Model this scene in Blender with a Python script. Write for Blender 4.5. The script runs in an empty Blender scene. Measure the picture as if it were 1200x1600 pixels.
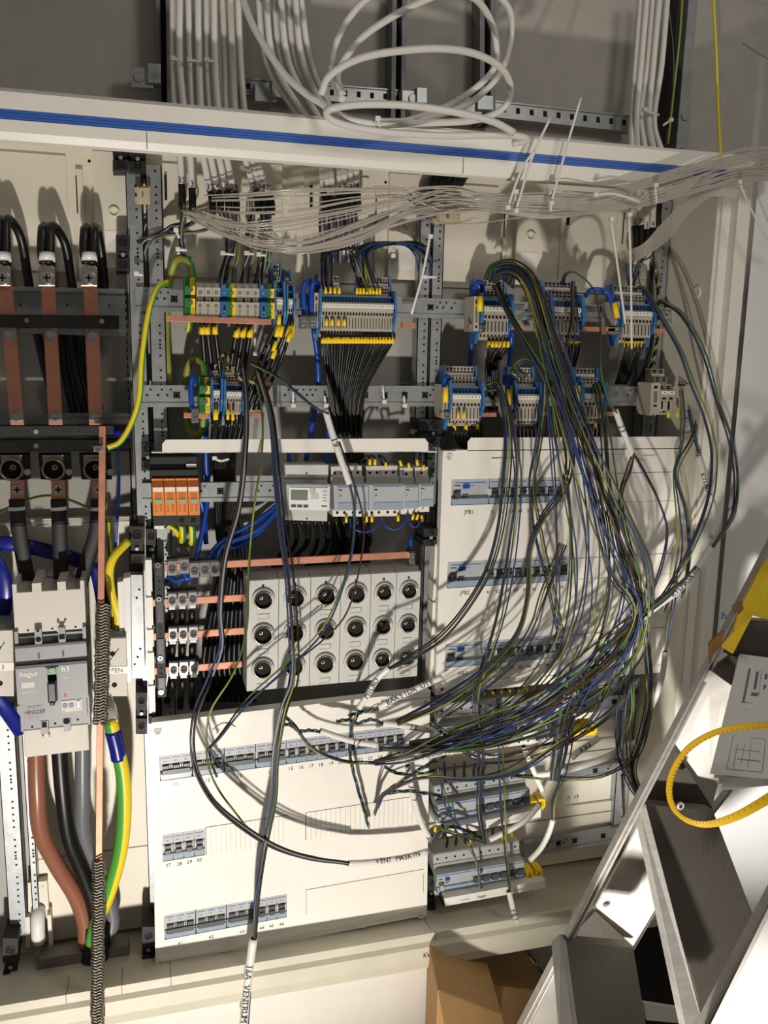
import bpy, math, random
from mathutils import Vector, Matrix
R_ = random.Random(7)
sc = bpy.context.scene
C = sc.collection
# ---------------------------------------------------------------- camera
CAM = Vector((-0.02911, -1.64233, 1.08267)); YAW, PIT, ROL = -0.27681, -0.18280, -0.01881; FPX = 1373.0
ROT = Matrix.Rotation(YAW, 3, 'Z') @ Matrix.Rotation(PIT, 3, 'X') @ Matrix.Rotation(ROL, 3, 'Y')
cd = bpy.data.cameras.new('camera'); cam = bpy.data.objects.new('camera', cd); C.objects.link(cam); sc.camera = cam
r_, f_, u_ = ROT.col[0], ROT.col[1], ROT.col[2]
cam.matrix_world = Matrix(((r_.x, u_.x, -f_.x, CAM.x), (r_.y, u_.y, -f_.y, CAM.y), (r_.z, u_.z, -f_.z, CAM.z), (0, 0, 0, 1)))
cd.sensor_fit = 'VERTICAL'; cd.sensor_height = 36; cd.sensor_width = 27; cd.lens = FPX / 1600 * 36; cd.clip_start = 0.02
# ---------------------------------------------------------------- light
w = bpy.data.worlds.new('world'); sc.world = w; w.use_nodes = True
w.node_tree.nodes['Background'].inputs[0].default_value = (1.0, 0.93, 0.84, 1); w.node_tree.nodes['Background'].inputs[1].default_value = 0.13
def lamp(name, kind, loc, target, power, size, color, spot=None):
    l = bpy.data.lights.new(name, kind); l.energy = power; l.color = color
    if kind == 'AREA': l.size = size
    else: l.shadow_soft_size = size
    if spot: l.spot_size = spot; l.spot_blend = 0.8
    o = bpy.data.objects.new(name, l); C.objects.link(o); o.location = loc
    o.rotation_euler = (Vector(target) - Vector(loc)).to_track_quat('-Z', 'Y').to_euler(); return o
lamp('work_light', 'SPOT', (-0.12, -1.85, -0.42), (0.08, 0, 0.58), 150, 0.045, (1.0, 0.93, 0.83), math.radians(66))
lamp('room_light', 'AREA', (0.95, -1.5, 2.0), (0.5, 0, 0.6), 5.5, 0.35, (1.0, 0.93, 0.84))
vs = sc.view_settings; sc.display_settings.display_device = 'sRGB'
vs.view_transform = 'Standard'; vs.look = 'None'; vs.gamma = 1; vs.use_curve_mapping = False; vs.exposure = 0.0
# ---------------------------------------------------------------- pixel to place
def at(px, py, Y):
    """point of the plane Y (metres, wall is 0) seen at photo pixel px, py"""
    d = ROT @ Vector(((px - 600) / FPX, 1.0, (800 - py) / FPX))
    return CAM + d * ((Y - CAM.y) / d.y)
lamp('ladder_fill_spot', 'SPOT', (0.2, -1.35, -0.12), at(1090, 1300, -0.45), 90, 0.03, (1.0, 0.96, 0.9), math.radians(34))  # added fill spot without a seen source, whitens ladder plates and corner sheet
# ---------------------------------------------------------------- materials
MATS = {}
def M(name, col=None, rough=0.5, metal=0.0, bump=0.0, scale=200.0, vary=0.0, alpha=None, trans=0.0, emit=None, stretch=None, ior=1.45):
    if col is None: return MATS[name]
    m = bpy.data.materials.new(name); m.use_nodes = True; nt = m.node_tree; b = nt.nodes['Principled BSDF']
    lin = [(c / 255 / 12.92) if c / 255 <= .04045 else ((c / 255 + .055) / 1.055) ** 2.4 for c in col]
    b.inputs['Base Color'].default_value = (*lin, 1); b.inputs['Roughness'].default_value = rough; b.inputs['Metallic'].default_value = metal
    if trans: b.inputs['Transmission Weight'].default_value = trans; b.inputs['IOR'].default_value = ior
    if alpha is not None: b.inputs['Alpha'].default_value = alpha
    if emit: b.inputs['Emission Color'].default_value = (*lin, 1); b.inputs['Emission Strength'].default_value = emit
    if vary or bump:
        tc = nt.nodes.new('ShaderNodeTexCoord'); n = nt.nodes.new('ShaderNodeTexNoise'); n.inputs['Scale'].default_value = scale; n.inputs['Detail'].default_value = 5
        src = tc.outputs['Object']
        if stretch:
            mp = nt.nodes.new('ShaderNodeMapping'); mp.inputs['Scale'].default_value = stretch; nt.links.new(src, mp.inputs[0]); src = mp.outputs[0]
        nt.links.new(src, n.inputs['Vector'])
        if vary:
            cr = nt.nodes.new('ShaderNodeValToRGB'); e = cr.color_ramp.elements
            e[0].position = 0.3; e[1].position = 0.7
            e[0].color = (*[c * (1 - vary) for c in lin], 1); e[1].color = (*[min(1, c * (1 + vary)) for c in lin], 1)
            nt.links.new(n.outputs['Fac'], cr.inputs[0]); nt.links.new(cr.outputs[0], b.inputs['Base Color'])
        if bump:
            bp = nt.nodes.new('ShaderNodeBump'); bp.inputs['Strength'].default_value = bump; bp.inputs['Distance'].default_value = 0.001
            nt.links.new(n.outputs['Fac'], bp.inputs['Height']); nt.links.new(bp.outputs[0], b.inputs['Normal'])
    MATS[name] = m; return m
M('wall', (176, 172, 165), .85, vary=.05, bump=.1, scale=25)
M('floor', (120, 116, 108), .6, vary=.2, scale=8)
M('cream', (226, 220, 205), .45, vary=.03, scale=12)
M('white', (236, 232, 224), .4, vary=.02, scale=20)
M('white_gloss', (232, 232, 230), .25)
M('grey_paint', (168, 166, 160), .45, vary=.04, scale=10)
M('cream_trough', (205, 200, 182), .5, vary=.05, scale=15)
M('zinc', (158, 162, 164), .4, metal=.5, vary=.12, scale=60, bump=.1)
M('zinc_dark', (105, 108, 110), .5, metal=.3, vary=.15, scale=40)
M('chrome', (225, 225, 225), .18, metal=1)
M('nickel', (190, 180, 160), .28, metal=1)
M('copper', (192, 132, 106), .48, metal=.35, vary=.14, scale=30)
M('aluminium', (186, 182, 176), .4, metal=.5, vary=.1, scale=18, bump=.25, stretch=(1, 1, 8))
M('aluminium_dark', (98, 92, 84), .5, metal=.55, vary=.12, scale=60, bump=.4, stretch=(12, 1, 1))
M('aluminium_lit', (225, 220, 212), .5, metal=.25, vary=.12, scale=14)
M('black', (16, 16, 17), .38)
M('black_matt', (26, 26, 27), .6)
M('hole', (6, 6, 6), .8)
M('blue_stripe', (52, 100, 190), .4)
M('blue', (24, 72, 170), .35)
M('blue_wire', (40, 62, 112), .38)
M('blue_light', (118, 140, 190), .4)
M('blue_deep', (18, 32, 130), .3)
M('green', (44, 128, 62), .4)
M('green_wire', (72, 100, 40), .4)
M('green_bright', (78, 160, 60), .4)
M('yellow', (236, 214, 40), .42)
M('yellow_wire', (146, 150, 62), .42)
M('brown_wire', (60, 44, 36), .4)
M('brown', (142, 92, 72), .32)
M('grey_wire', (140, 146, 150), .4)
M('grey_cable', (108, 110, 116), .35)
M('white_cable', (222, 220, 214), .42)
M('tag_yellow', (250, 212, 20), .45)
M('orange', (232, 132, 50), .45)
M('terminal', (182, 174, 160), .5)
M('terminal_dark', (112, 106, 98), .5)
M('terminal_blue', (44, 106, 166), .45)
M('breaker', (174, 178, 181), .42)
M('breaker_window', (150, 166, 182), .25)
M('toggle', (72, 76, 80), .4)
M('lcd', (120, 132, 118), .2)
M('mint', (120, 190, 160), .4)
M('mccb', (146, 147, 150), .45)
M('mccb_dark', (70, 71, 74), .5)
M('mccb_cover', (206, 200, 190), .5)
M('fuse', (200, 200, 196), .45, vary=.03, scale=40)
M('tie', (226, 224, 214), .35)
M('clear', (235, 235, 235), .06, trans=1.0, ior=1.05)
M('clear_strand', (222, 214, 204), .12, trans=.5, ior=1.4)
M('cardboard', (186, 146, 96), .8, vary=.06, scale=30)
M('paper', (226, 224, 222), .7)
M('ink', (28, 28, 32), .6)
M('ink_soft', (110, 112, 116), .6)
M('steel', (128, 124, 114), .4, metal=.7)
M('red', (190, 50, 60), .5)
M('strap', (236, 190, 30), .5)
M('film', (214, 184, 40), .35, vary=.15, scale=25)
M('rust', (120, 84, 44), .7, vary=.3, scale=60)
M('beige', (196, 184, 148), .5)
# ---------------------------------------------------------------- mesh builder
class MB:
    def __init__(s): s.v = []; s.f = []; s.m = []; s.sm = []; s.mats = []
    def mi(s, mat):
        if mat not in s.mats: s.mats.append(mat)
        return s.mats.index(mat)
    def add(s, vs_, fs, mat, smooth=False):
        k = len(s.v); s.v += [Vector(p) for p in vs_]; i = s.mi(mat)
        for f in fs: s.f.append([k + a for a in f]); s.m.append(i); s.sm.append(smooth)
        return s
    def hexa(s, c, mat):     # c: 4 front corners (tl,tr,br,bl), 4 back corners
        return s.add(c, [(0, 3, 2, 1), (4, 5, 6, 7), (0, 1, 5, 4), (1, 2, 6, 5), (2, 3, 7, 6), (3, 0, 4, 7)], mat)
    def box(s, x0, x1, y0, y1, z0, z1, mat):
        return s.hexa([(x0, y0, z1), (x1, y0, z1), (x1, y0, z0), (x0, y0, z0), (x0, y1, z1), (x1, y1, z1), (x1, y1, z0), (x0, y1, z0)], mat)
    def quad(s, a, b, c, d, mat): return s.add([a, b, c, d], [(0, 1, 2, 3)], mat)
    def prism(s, pts, off, mat):   # polygon and its copy shifted by off
        n = len(pts); off = Vector(off); vs_ = [Vector(p) for p in pts]; vs_ += [p + off for p in vs_]
        return s.add(vs_, [tuple(range(n)), tuple(range(2 * n - 1, n - 1, -1))] + [(i, i + n, (i + 1) % n + n, (i + 1) % n) for i in range(n)], mat)
    def tube(s, pts, r, mat, n=8, mat2=None, twist=0.0, share=3, rs=None, flat=None):
        P = [Vector(p) for p in pts]; m = len(P)
        if m < 2: return s
        T = [(P[min(i + 1, m - 1)] - P[max(i - 1, 0)]).normalized() for i in range(m)]
        up = Vector((0, -1, 0))
        if abs(T[0].dot(up)) > .95: up = Vector((0, 0, 1))
        N = (up - T[0] * up.dot(T[0])).normalized(); rows = []; L = 0
        for i in range(m):
            N = (N - T[i] * N.dot(T[i]))
            if N.length < 1e-6: N = T[i].orthogonal()
            N.normalize(); B = T[i].cross(N)
            if i: L += (P[i] - P[i - 1]).length
            rr = rs[i] if rs else r
            row = []
            for k in range(n):
                a = 2 * math.pi * k / n + L * twist
                fx = flat if flat else 1.0
                row.append(P[i] + (N * math.cos(a) * fx + B * math.sin(a)) * rr)
            rows.append(row)
        base = len(s.v)
        for row in rows: s.v += row
        i1 = s.mi(mat); i2 = s.mi(mat2) if mat2 else i1
        for i in range(m - 1):
            for k in range(n):
                k2 = (k + 1) % n
                s.f.append([base + i * n + k, base + i * n + k2, base + (i + 1) * n + k2, base + (i + 1) * n + k])
                s.m.append(i2 if (mat2 and k < share) else i1); s.sm.append(True)
        s.f.append([base + k for k in range(n - 1, -1, -1)]); s.m.append(i1); s.sm.append(False)
        s.f.append([base + (m - 1) * n + k for k in range(n)]); s.m.append(i1); s.sm.append(False)
        return s
    def cyl(s, a, b, r, mat, n=16, r2=None): 
        a = Vector(a); b = Vector(b); return s.tube([a, b], r, mat, n, rs=[r, r2 if r2 is not None else r])
    def ring(s, c, ax, r0, r1, h, mat, n=24):   # annulus round axis ax, thick h
        c = Vector(c); ax = Vector(ax).normalized(); e = ax.orthogonal().normalized(); g = ax.cross(e); vs_ = []
        for k in range(n):
            a = 2 * math.pi * k / n; d = e * math.cos(a) + g * math.sin(a)
            vs_ += [c + d * r0, c + d * r1, c + d * r1 + ax * h, c + d * r0 + ax * h]
        fs = []
        for k in range(n):
            a, b = 4 * k, 4 * ((k + 1) % n)
            for q in range(4): fs.append((a + q, a + (q + 1) % 4, b + (q + 1) % 4, b + q))
        return s.add(vs_, fs, mat, True)
    def text(s, txt, org, xd, zd, size, mat, center=True):
        vs_, fs, wd = glyphs(txt); org = Vector(org); xd = Vector(xd).normalized(); zd = Vector(zd).normalized(); o = wd / 2 if center else 0
        return s.add([org + xd * (v[0] - o) * size + zd * v[1] * size for v in vs_], fs, mat)
_g = {}
def glyphs(txt):
    if txt not in _g:
        cu = bpy.data.curves.new('t', 'FONT'); cu.body = txt; cu.resolution_u = 2; ob = bpy.data.objects.new('t', cu)
        me = bpy.data.meshes.new_from_object(ob)
        vs_ = [tuple(v.co) for v in me.vertices]; fs = [tuple(p.vertices) for p in me.polygons]
        wd = max([v[0] for v in vs_] or [0]); bpy.data.objects.remove(ob); bpy.data.curves.remove(cu); bpy.data.meshes.remove(me); _g[txt] = (vs_, fs, wd)
    return _g[txt]
# ---------------------------------------------------------------- things and parts
def tag(o, label=None, cat=None, group=None, kind=None):
    if label: o['label'] = label
    if cat: o['category'] = cat
    if group: o['group'] = group
    if kind: o['kind'] = kind
    return o
def link(name, mb, parent=None, loc=None, bevel=0, label=None, kind=None):
    root = parent
    off = Vector((0, 0, 0))
    if parent is not None:
        q = parent
        while q is not None: off += q.location; q = q.parent
    elif loc is None:
        off = Vector((sum(v.x for v in mb.v) / len(mb.v), sum(v.y for v in mb.v) / len(mb.v), min(v.z for v in mb.v)))
    else: off = Vector(loc)
    me = bpy.data.meshes.new(name); me.from_pydata([v - off for v in mb.v], [], mb.f)
    for m in mb.mats: me.materials.append(MATS[m])
    me.polygons.foreach_set('material_index', mb.m); me.polygons.foreach_set('use_smooth', mb.sm); me.update()
    o = bpy.data.objects.new(name, me); C.objects.link(o)
    if parent is None: o.location = off
    else: o.parent = parent
    if bevel:
        b = o.modifiers.new('bevel', 'BEVEL'); b.width = bevel; b.segments = 2; b.limit_method = 'ANGLE'; b.angle_limit = math.radians(50)
    if label: o['label'] = label
    if kind: o['kind'] = kind
    return o
def thing(name, label, cat, loc, group=None):
    o = bpy.data.objects.new(name, None); C.objects.link(o); o.location = loc; o.empty_display_size = .01
    return tag(o, label, cat, group)
def one(name, mb, label, cat, group=None, bevel=0, kind=None): return tag(link(name, mb, bevel=bevel), label, cat, group, kind)
def struct(name, mb, bevel=0): return tag(link(name, mb, bevel=bevel), kind='structure')
ORD = ['first', 'second', 'third', 'fourth', 'fifth', 'sixth', 'seventh', 'eighth', 'ninth', 'tenth', 'eleventh', 'twelfth', 'thirteenth', 'fourteenth', 'fifteenth', 'sixteenth', 'seventeenth', 'eighteenth', 'nineteenth', 'twentieth', 'twenty-first', 'twenty-second', 'twenty-third', 'twenty-fourth', 'twenty-fifth', 'twenty-sixth', 'twenty-seventh', 'twenty-eighth', 'twenty-ninth', 'thirtieth']
def cr(pts, k=6):    # smooth curve through points
    P = [Vector(p) for p in pts]
    if len(P) < 3: return [P[0].lerp(P[-1], i / 3) for i in range(4)]
    Q = [P[0] * 2 - P[1]] + P + [P[-1] * 2 - P[-2]]; out = []
    for i in range(1, len(Q) - 2):
        a, b, c, d = Q[i - 1:i + 3]
        for j in range(k):
            t = j / k; out.append(.5 * ((2 * b) + (c - a) * t + (2 * a - 5 * b + 4 * c - d) * t * t + (3 * b - a - 3 * c + d) * t ** 3))
    out.append(P[-1]); return out
def px(pts, Y=None):   # photo points (x, y, depth in mm) to smooth world path
    return cr([at(p[0], p[1], (p[2] if len(p) > 2 else Y) * -.001) for p in pts])
class Patch:
    """a facing rectangle of the cabinet: u right, v down, d metres out of the wall"""
    def __init__(s, tl, tr, bl, br, mm):
        s.Y = -mm * .001; s.c = [at(*p, s.Y) for p in (tl, tr, bl, br)]
    def p(s, u, v, d=0.0):
        a, b, c, e = s.c; q = a * (1 - u) * (1 - v) + b * u * (1 - v) + c * (1 - u) * v + e * u * v
        return Vector((q.x, q.y - d, q.z))
    def uv(s, x, y):
        t = at(x, y, s.Y); u = v = .5
        for _ in range(12):
            q = s.p(u, v); e = .001; du = (s.p(u + e, v) - q) / e; dv = (s.p(u, v + e) - q) / e
            det = du.x * dv.z - du.z * dv.x; rx, rz = t.x - q.x, t.z - q.z
            u += (rx * dv.z - rz * dv.x) / det; v += (du.x * rz - du.z * rx) / det
        return u, v
    @property
    def W(s): return (s.c[1] - s.c[0]).length
    @property
    def H(s): return (s.c[2] - s.c[0]).length
    def box(s, mb, u0, u1, v0, v1, d0, d1, mat):
        return mb.hexa([s.p(u0, v0, d1), s.p(u1, v0, d1), s.p(u1, v1, d1), s.p(u0, v1, d1), s.p(u0, v0, d0), s.p(u1, v0, d0), s.p(u1, v1, d0), s.p(u0, v1, d0)], mat)
    def face(s, mb, u0, u1, v0, v1, d, mat): return mb.quad(s.p(u0, v1, d), s.p(u1, v1, d), s.p(u1, v0, d), s.p(u0, v0, d), mat)
    def text(s, mb, txt, u, v, size, mat='ink', d=.0006, center=True):
        return mb.text(txt, s.p(u, v, d), s.p(u + .05, v) - s.p(u, v), s.p(u, v - .05) - s.p(u, v), size, mat, center)
    def disc(s, mb, u, v, r, d0, d1, mat, n=16): return mb.cyl(s.p(u, v, d0), s.p(u, v, d1), r, mat, n)
def screw(mb, c, r=.005, mat='chrome', cross=True):
    c = Vector(c); mb.cyl(c, c + Vector((0, -.003, 0)), r, mat, 14)
    if cross:
        q = r * .62; t = r * .16; y = c.y - .0033
        mb.box(c.x - q, c.x + q, y, y + .0005, c.z - t, c.z + t, 'hole'); mb.box(c.x - t, c.x + t, y, y + .0005, c.z - q, c.z + q, 'hole')
# ================================================================ structure
m = MB(); m.box(-1.2, 2.6, 0, .1, -.70, 3.2, 'wall'); struct('wall_back', m)
m = MB(); m.box(-1.5, 2.6, -3.5, .1, -.8, -.70, 'floor'); struct('floor', m)
# cabinet shell, one thing with parts
cab = thing('switchboard_cabinet', 'large white steel distribution cabinet with its doors off and a blue line along the rim', 'electrical cabinet', (.4, -.1, -.08))
m = MB(); m.box(-.56, 1.03, -.008, -.001, -.05, 1.4, 'grey_paint'); link('back_plate', m, cab)
def rim(pts, mat, x0, x1, m):   # profile of (Y, Z) swept along X
    m.prism([(x0, y, z) for y, z in pts], (x1 - x0, 0, 0), mat)
ZT = 1.402
m = MB()
rim([(-.215, ZT + .030), (-.209, ZT + .036), (-.17, ZT + .036), (-.17, ZT + .028), (-.208, ZT + .026), (-.208, ZT - .026), (-.198, ZT - .032), (-.198, ZT - .036), (-.209, ZT - .034), (-.215, ZT - .024), (-.215, ZT - .0075), (-.2125, ZT - .0065), (-.2125, ZT + .0065), (-.215, ZT + .0075)], 'white', -.56, 1.045, m)
for i in range(3): m.box(-.56, 1.045, -.2142, -.2124, ZT - .0062 + i * .0043, ZT - .0026 + i * .0043, 'blue_stripe')
m.box(-.0006, .0006, -.2155, -.2145, ZT - .033, ZT - .009, 'ink_soft'); m.box(.4994, .5006, -.2155, -.2145, ZT - .033, ZT - .009, 'ink_soft')
m.box(-.56, 1.045, -.17, 0, ZT + .020, ZT + .026, 'white')
link('top_rim', m, cab)
m = MB()
rim([(0, -.050), (-.13, -.046), (-.185, -.042), (-.192, -.030), (-.200, -.030), (-.204, -.044), (-.212, -.050), (-.216, -.074), (-.210, -.096), (-.16, -.099), (-.16, -.09), (0, -.08)], 'cream_trough', -.56, 1.045, m)
for x in (-.0005, .4995, -.085, -.178): rim([(-.13, -.0455), (-.185, -.0415), (-.192, -.0295), (-.200, -.0295), (-.2045, -.044), (-.2045, -.046), (-.2, -.031), (-.192, -.031), (-.185, -.043), (-.13, -.047)], 'ink_soft', x, x + .0012, m)
link('bottom_rim', m, cab)
m = MB()
m.box(1.005, 1.012, -.19, 0, -.05, ZT + .02, 'cream'); m.box(1.012, 1.03, -.196, -.18, -.05, ZT + .02, 'white'); m.box(1.03, 1.036, -.216, -.18, -.05, ZT + .036, 'white')
m.box(1.036, 1.06, -.212, -.203, -.05, ZT + .03, 'white')
for z in (.3, .62, .95, 1.2): m.cyl((1.005, -.15, z), (1.002, -.15, z), .012, 'cream')
link('side_wall', m, cab, bevel=.001)
# moulded back panels of the top and of the lower right
def moulding(x0, x1, z0, z1, y, name='moulded_panel'):
    m = MB(); m.box(x0, x1, y, -.009, z0, z1, 'cream'); n = int(round((x1 - x0) / .25)); w_ = (x1 - x0) / n
    for i in range(n):
        a = x0 + i * w_
        m.box(a + .02, a + w_ * .55, y - .005, y, z0 + .03, z1 - .03, 'cream'); m.box(a + w_ * .6, a + w_ * .64, y - .009, y, z0 + .02, z1 - .05, 'cream')
        m.box(a + w_ * .70, a + w_ * .92, y - .012, y, z0 + .04, z1 - .02, 'cream'); m.box(a + w_ * .74, a + w_ * .88, y - .013, y - .011, z0 + .06, z0 + .10, 'white')
        for q in (.68, .8): m.cyl((a + w_ * q, y - .001, z1 - .035), (a + w_ * q, y - .0015, z1 - .035), .0025, 'hole', 10)
        m.ring((a + w_ * .81, y - .012, z0 + .13), (0, -1, 0), .006, .009, .004, 'cream', 14)
        m.box(a + .03, a + .034, y - .012, y - .004, z1 - .09, z1 - .05, 'hole'); m.box(a + w_ * .6, a + w_ * .6 + .002, y - .0095, y - .008, z1 - .12, z1 - .06, 'hole')
    return link(name, m, cab, bevel=.0012)
moulding(-.56, .0, 1.17, 1.415, -.03); moulding(.0, .5, 1.17, 1.415, -.03); moulding(.5, 1.003, 1.17, 1.415, -.03)
m = MB(); m.box(-.245, -.012, -.03, -.009, -.04, .78, 'cream')
m.box(-.245, -.012, -.0305, -.03, .132, .134, 'ink_soft'); link('moulded_panel', m, cab)
m = MB(); m.box(.506, 1.0, -.03, -.009, -.04, .46, 'cream')
for z in (.03, .18, .33): 
    m.box(.53, .98, -.037, -.03, z, z + .07, 'cream'); m.box(.53, .98, -.0385, -.037, z + .045, z + .0465, 'ink_soft')
    for x in (.86, .88): m.ring((x, -.037, z + .085), (0, -1, 0), .003, .005, .002, 'cream', 12)
m.box(.83, .86, -.038, -.037, .245, .252, 'red'); link('moulded_panel', m, cab)
m = MB(); m.cyl(at(990, 1288, -.038), at(990, 1288, -.040), .011, 'hole', 20); link('cable_entry_hole', m, cab)
p = Patch((60, 1500), (200, 1478), (56, 1528), (205, 1508), 100); m = MB(); p.box(m, 0, 1, 0, 1, -.03, -.001, 'terminal_dark'); link('cable_entry_hole', m, cab)
# door, swung open to the right
m = MB(); d = Vector((math.cos(math.radians(38)), -math.sin(math.radians(38)), 0)); h = Vector((1.068, -.215, 0)); nrm = Vector((d.y, -d.x, 0))
def dq(a, b, z0, z1, t0, t1, mat): m.hexa([h + d * a + nrm * t1 + Vector((0, 0, z1)), h + d * b + nrm * t1 + Vector((0, 0, z1)), h + d * b + nrm * t1 + Vector((0, 0, z0)), h + d * a + nrm * t1 + Vector((0, 0, z0)), h + d * a + nrm * t0 + Vector((0, 0, z1)), h + d * b + nrm * t0 + Vector((0, 0, z1)), h + d * b + nrm * t0 + Vector((0, 0, z0)), h + d * a + nrm * t0 + Vector((0, 0, z0))], mat)
dq(0, .5, -.05, 1.42, 0, .012, 'white_gloss'); dq(0, .03, -.05, 1.42, .012, .0124, 'white_gloss'); dq(.03, .5, 1.375, 1.405, .012, .014, 'white_gloss'); dq(.03, .5, 1.382, 1.396, .014, .015, 'blue_stripe')
ray = at(1123, 966, -.25) - CAM; hq = h + nrm * .0130; q = CAM + ray * ((hq - CAM).dot(nrm) / ray.dot(nrm)); m.text(':hager', q, d, (0, 0, 1), .021, 'blue_stripe', False)
dr = one('cabinet_door', m, 'open white cabinet door at the right with a blue brand word', 'cabinet door')
# ================================================================ rails
def upright(x, z0, z1, y, w_, label, open_side=0):
    m = MB(); m.box(x - w_ / 2, x + w_ / 2, y, y + .0015, z0, z1, 'zinc'); m.box(x - w_ / 2, x - w_ / 2 + .0015, y, y + .03, z0, z1, 'zinc'); m.box(x + w_ / 2 - .0015, x + w_ / 2, y, y + .03, z0, z1, 'zinc')
    k = int((z1 - z0) / .0125)
    for i in range(k):
        z = z0 + .008 + i * .0125; a = .0017
        if i % 6 != 4: m.box(x + w_ * .12 - a, x + w_ * .12 + a, y - .0004, y, z - a, z + a, 'hole')
        if i % 12 == 0: m.box(x + w_ * .12 - a, x + w_ * .12 + a, y - .0004, y, z + .004, z + .004 + 2 * a, 'hole')
    return one('mounting_rail', m, label, 'mounting rail', 'perforated upright rails')
upright(-.020, .02, 1.375, -.066, .026, 'leftmost tall perforated upright rail, left one of the left pair')
upright(.012, .02, 1.375, -.066, .026, 'perforated galvanised upright rail at the left ends of the two terminal rails')
upright(.487, .86, 1.36, -.066, .022, 'perforated upright rail in the middle of the cabinet, left one of the close pair')
upright(.512, .0, 1.36, -.066, .022, 'perforated upright rail in the middle of the cabinet, right one of the close pair')
upright(.985, .02, 1.38, -.05, .034, 'perforated upright rail along the right side wall of the cabinet')
upright(-.268, .0, .46, -.06, .03, 'perforated upright rail at the lower left edge of the photo')
upright(-.236, .0, .46, -.06, .012, 'thin bright upright rail beside the brown cable at the lower left edge')
def din(tl, tr, bl, br, mm, label, marks, dots=(), name='din_rail'):
    P = Patch(tl, tr, bl, br, mm); m = MB()
    P.box(m, 0, 1, 0, .12, -.012, .0, 'zinc'); P.box(m, 0, 1, .1, .8, -.004, -.002, 'zinc'); P.box(m, 0, 1, .8, 1, -.012, 0, 'zinc'); P.box(m, 0, 1, .1, .12, -.012, -.002, 'zinc_dark')
    W = P.W; H = P.H
    for x in marks:
        u = (x - tl[0]) / (tr[0] - tl[0]); a = .0055 / W; t = .0022 / W; b = .0055 / H; q = .0022 / H
        P.box(m, u - a, u + a, .45 - q, .45 + q, -.003, -.0016, 'hole'); P.box(m, u - t, u + t, .45 - b, .45 + b, -.003, -.0016, 'hole')
        for sx in (-1, 1):
            for sy in (-1, 1): P.disc(m, u + sx * a * .75, .45 + sy * b * .75, .002, -.003, -.0015, 'hole', 8)
    for x in dots:
        u = (x - tl[0]) / (tr[0] - tl[0]); P.disc(m, u, .45, .0022, -.003, -.0015, 'hole', 10); P.disc(m, u + .006 / W, .2, .0018, -.003, -.0015, 'hole', 8)
    return one(name, m, label, 'mounting rail', 'horizontal terminal rails')
din((212, 448), (1075, 482), (212, 486), (1075, 506), 74, 'upper horizontal zinc rail carrying the row of blue framed terminal blocks', [263, 635, 726, 815, 926], [240, 250, 645, 655, 668, 690, 700, 715, 790, 805, 940, 1036])
din((218, 602), (1020, 604), (218, 636), (1020, 634), 74, 'lower horizontal zinc rail with cable ties and cross shaped holes', [268, 506, 539, 569, 600, 632, 997], [228, 243, 255, 420, 433, 442, 452, 460, 480, 492, 640, 652, 780, 870, 975])
din((222, 755), (446, 753), (222, 785), (446, 783), 74, 'short zinc rail to the right of the orange surge arresters', [342], [402, 421, 312])
for i, (a, b, c, d) in enumerate([((889, 1092), (1010, 1083), (889, 1116), (1010, 1106)), ((880, 1206), (1005, 1186), (880, 1222), (1005, 1200)), ((818, 1318), (985, 1290), (818, 1340), (985, 1311))]):
    din(a, b, c, d, 60, 'zinc rail at the right of the open breaker rows, ' + ['topmost', 'middle', 'bottom'][i] + ' of three', [[912, 960], [930, 980], [845, 872, 897, 942]][i], [[935], [950], [855, 880]][i])
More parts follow.
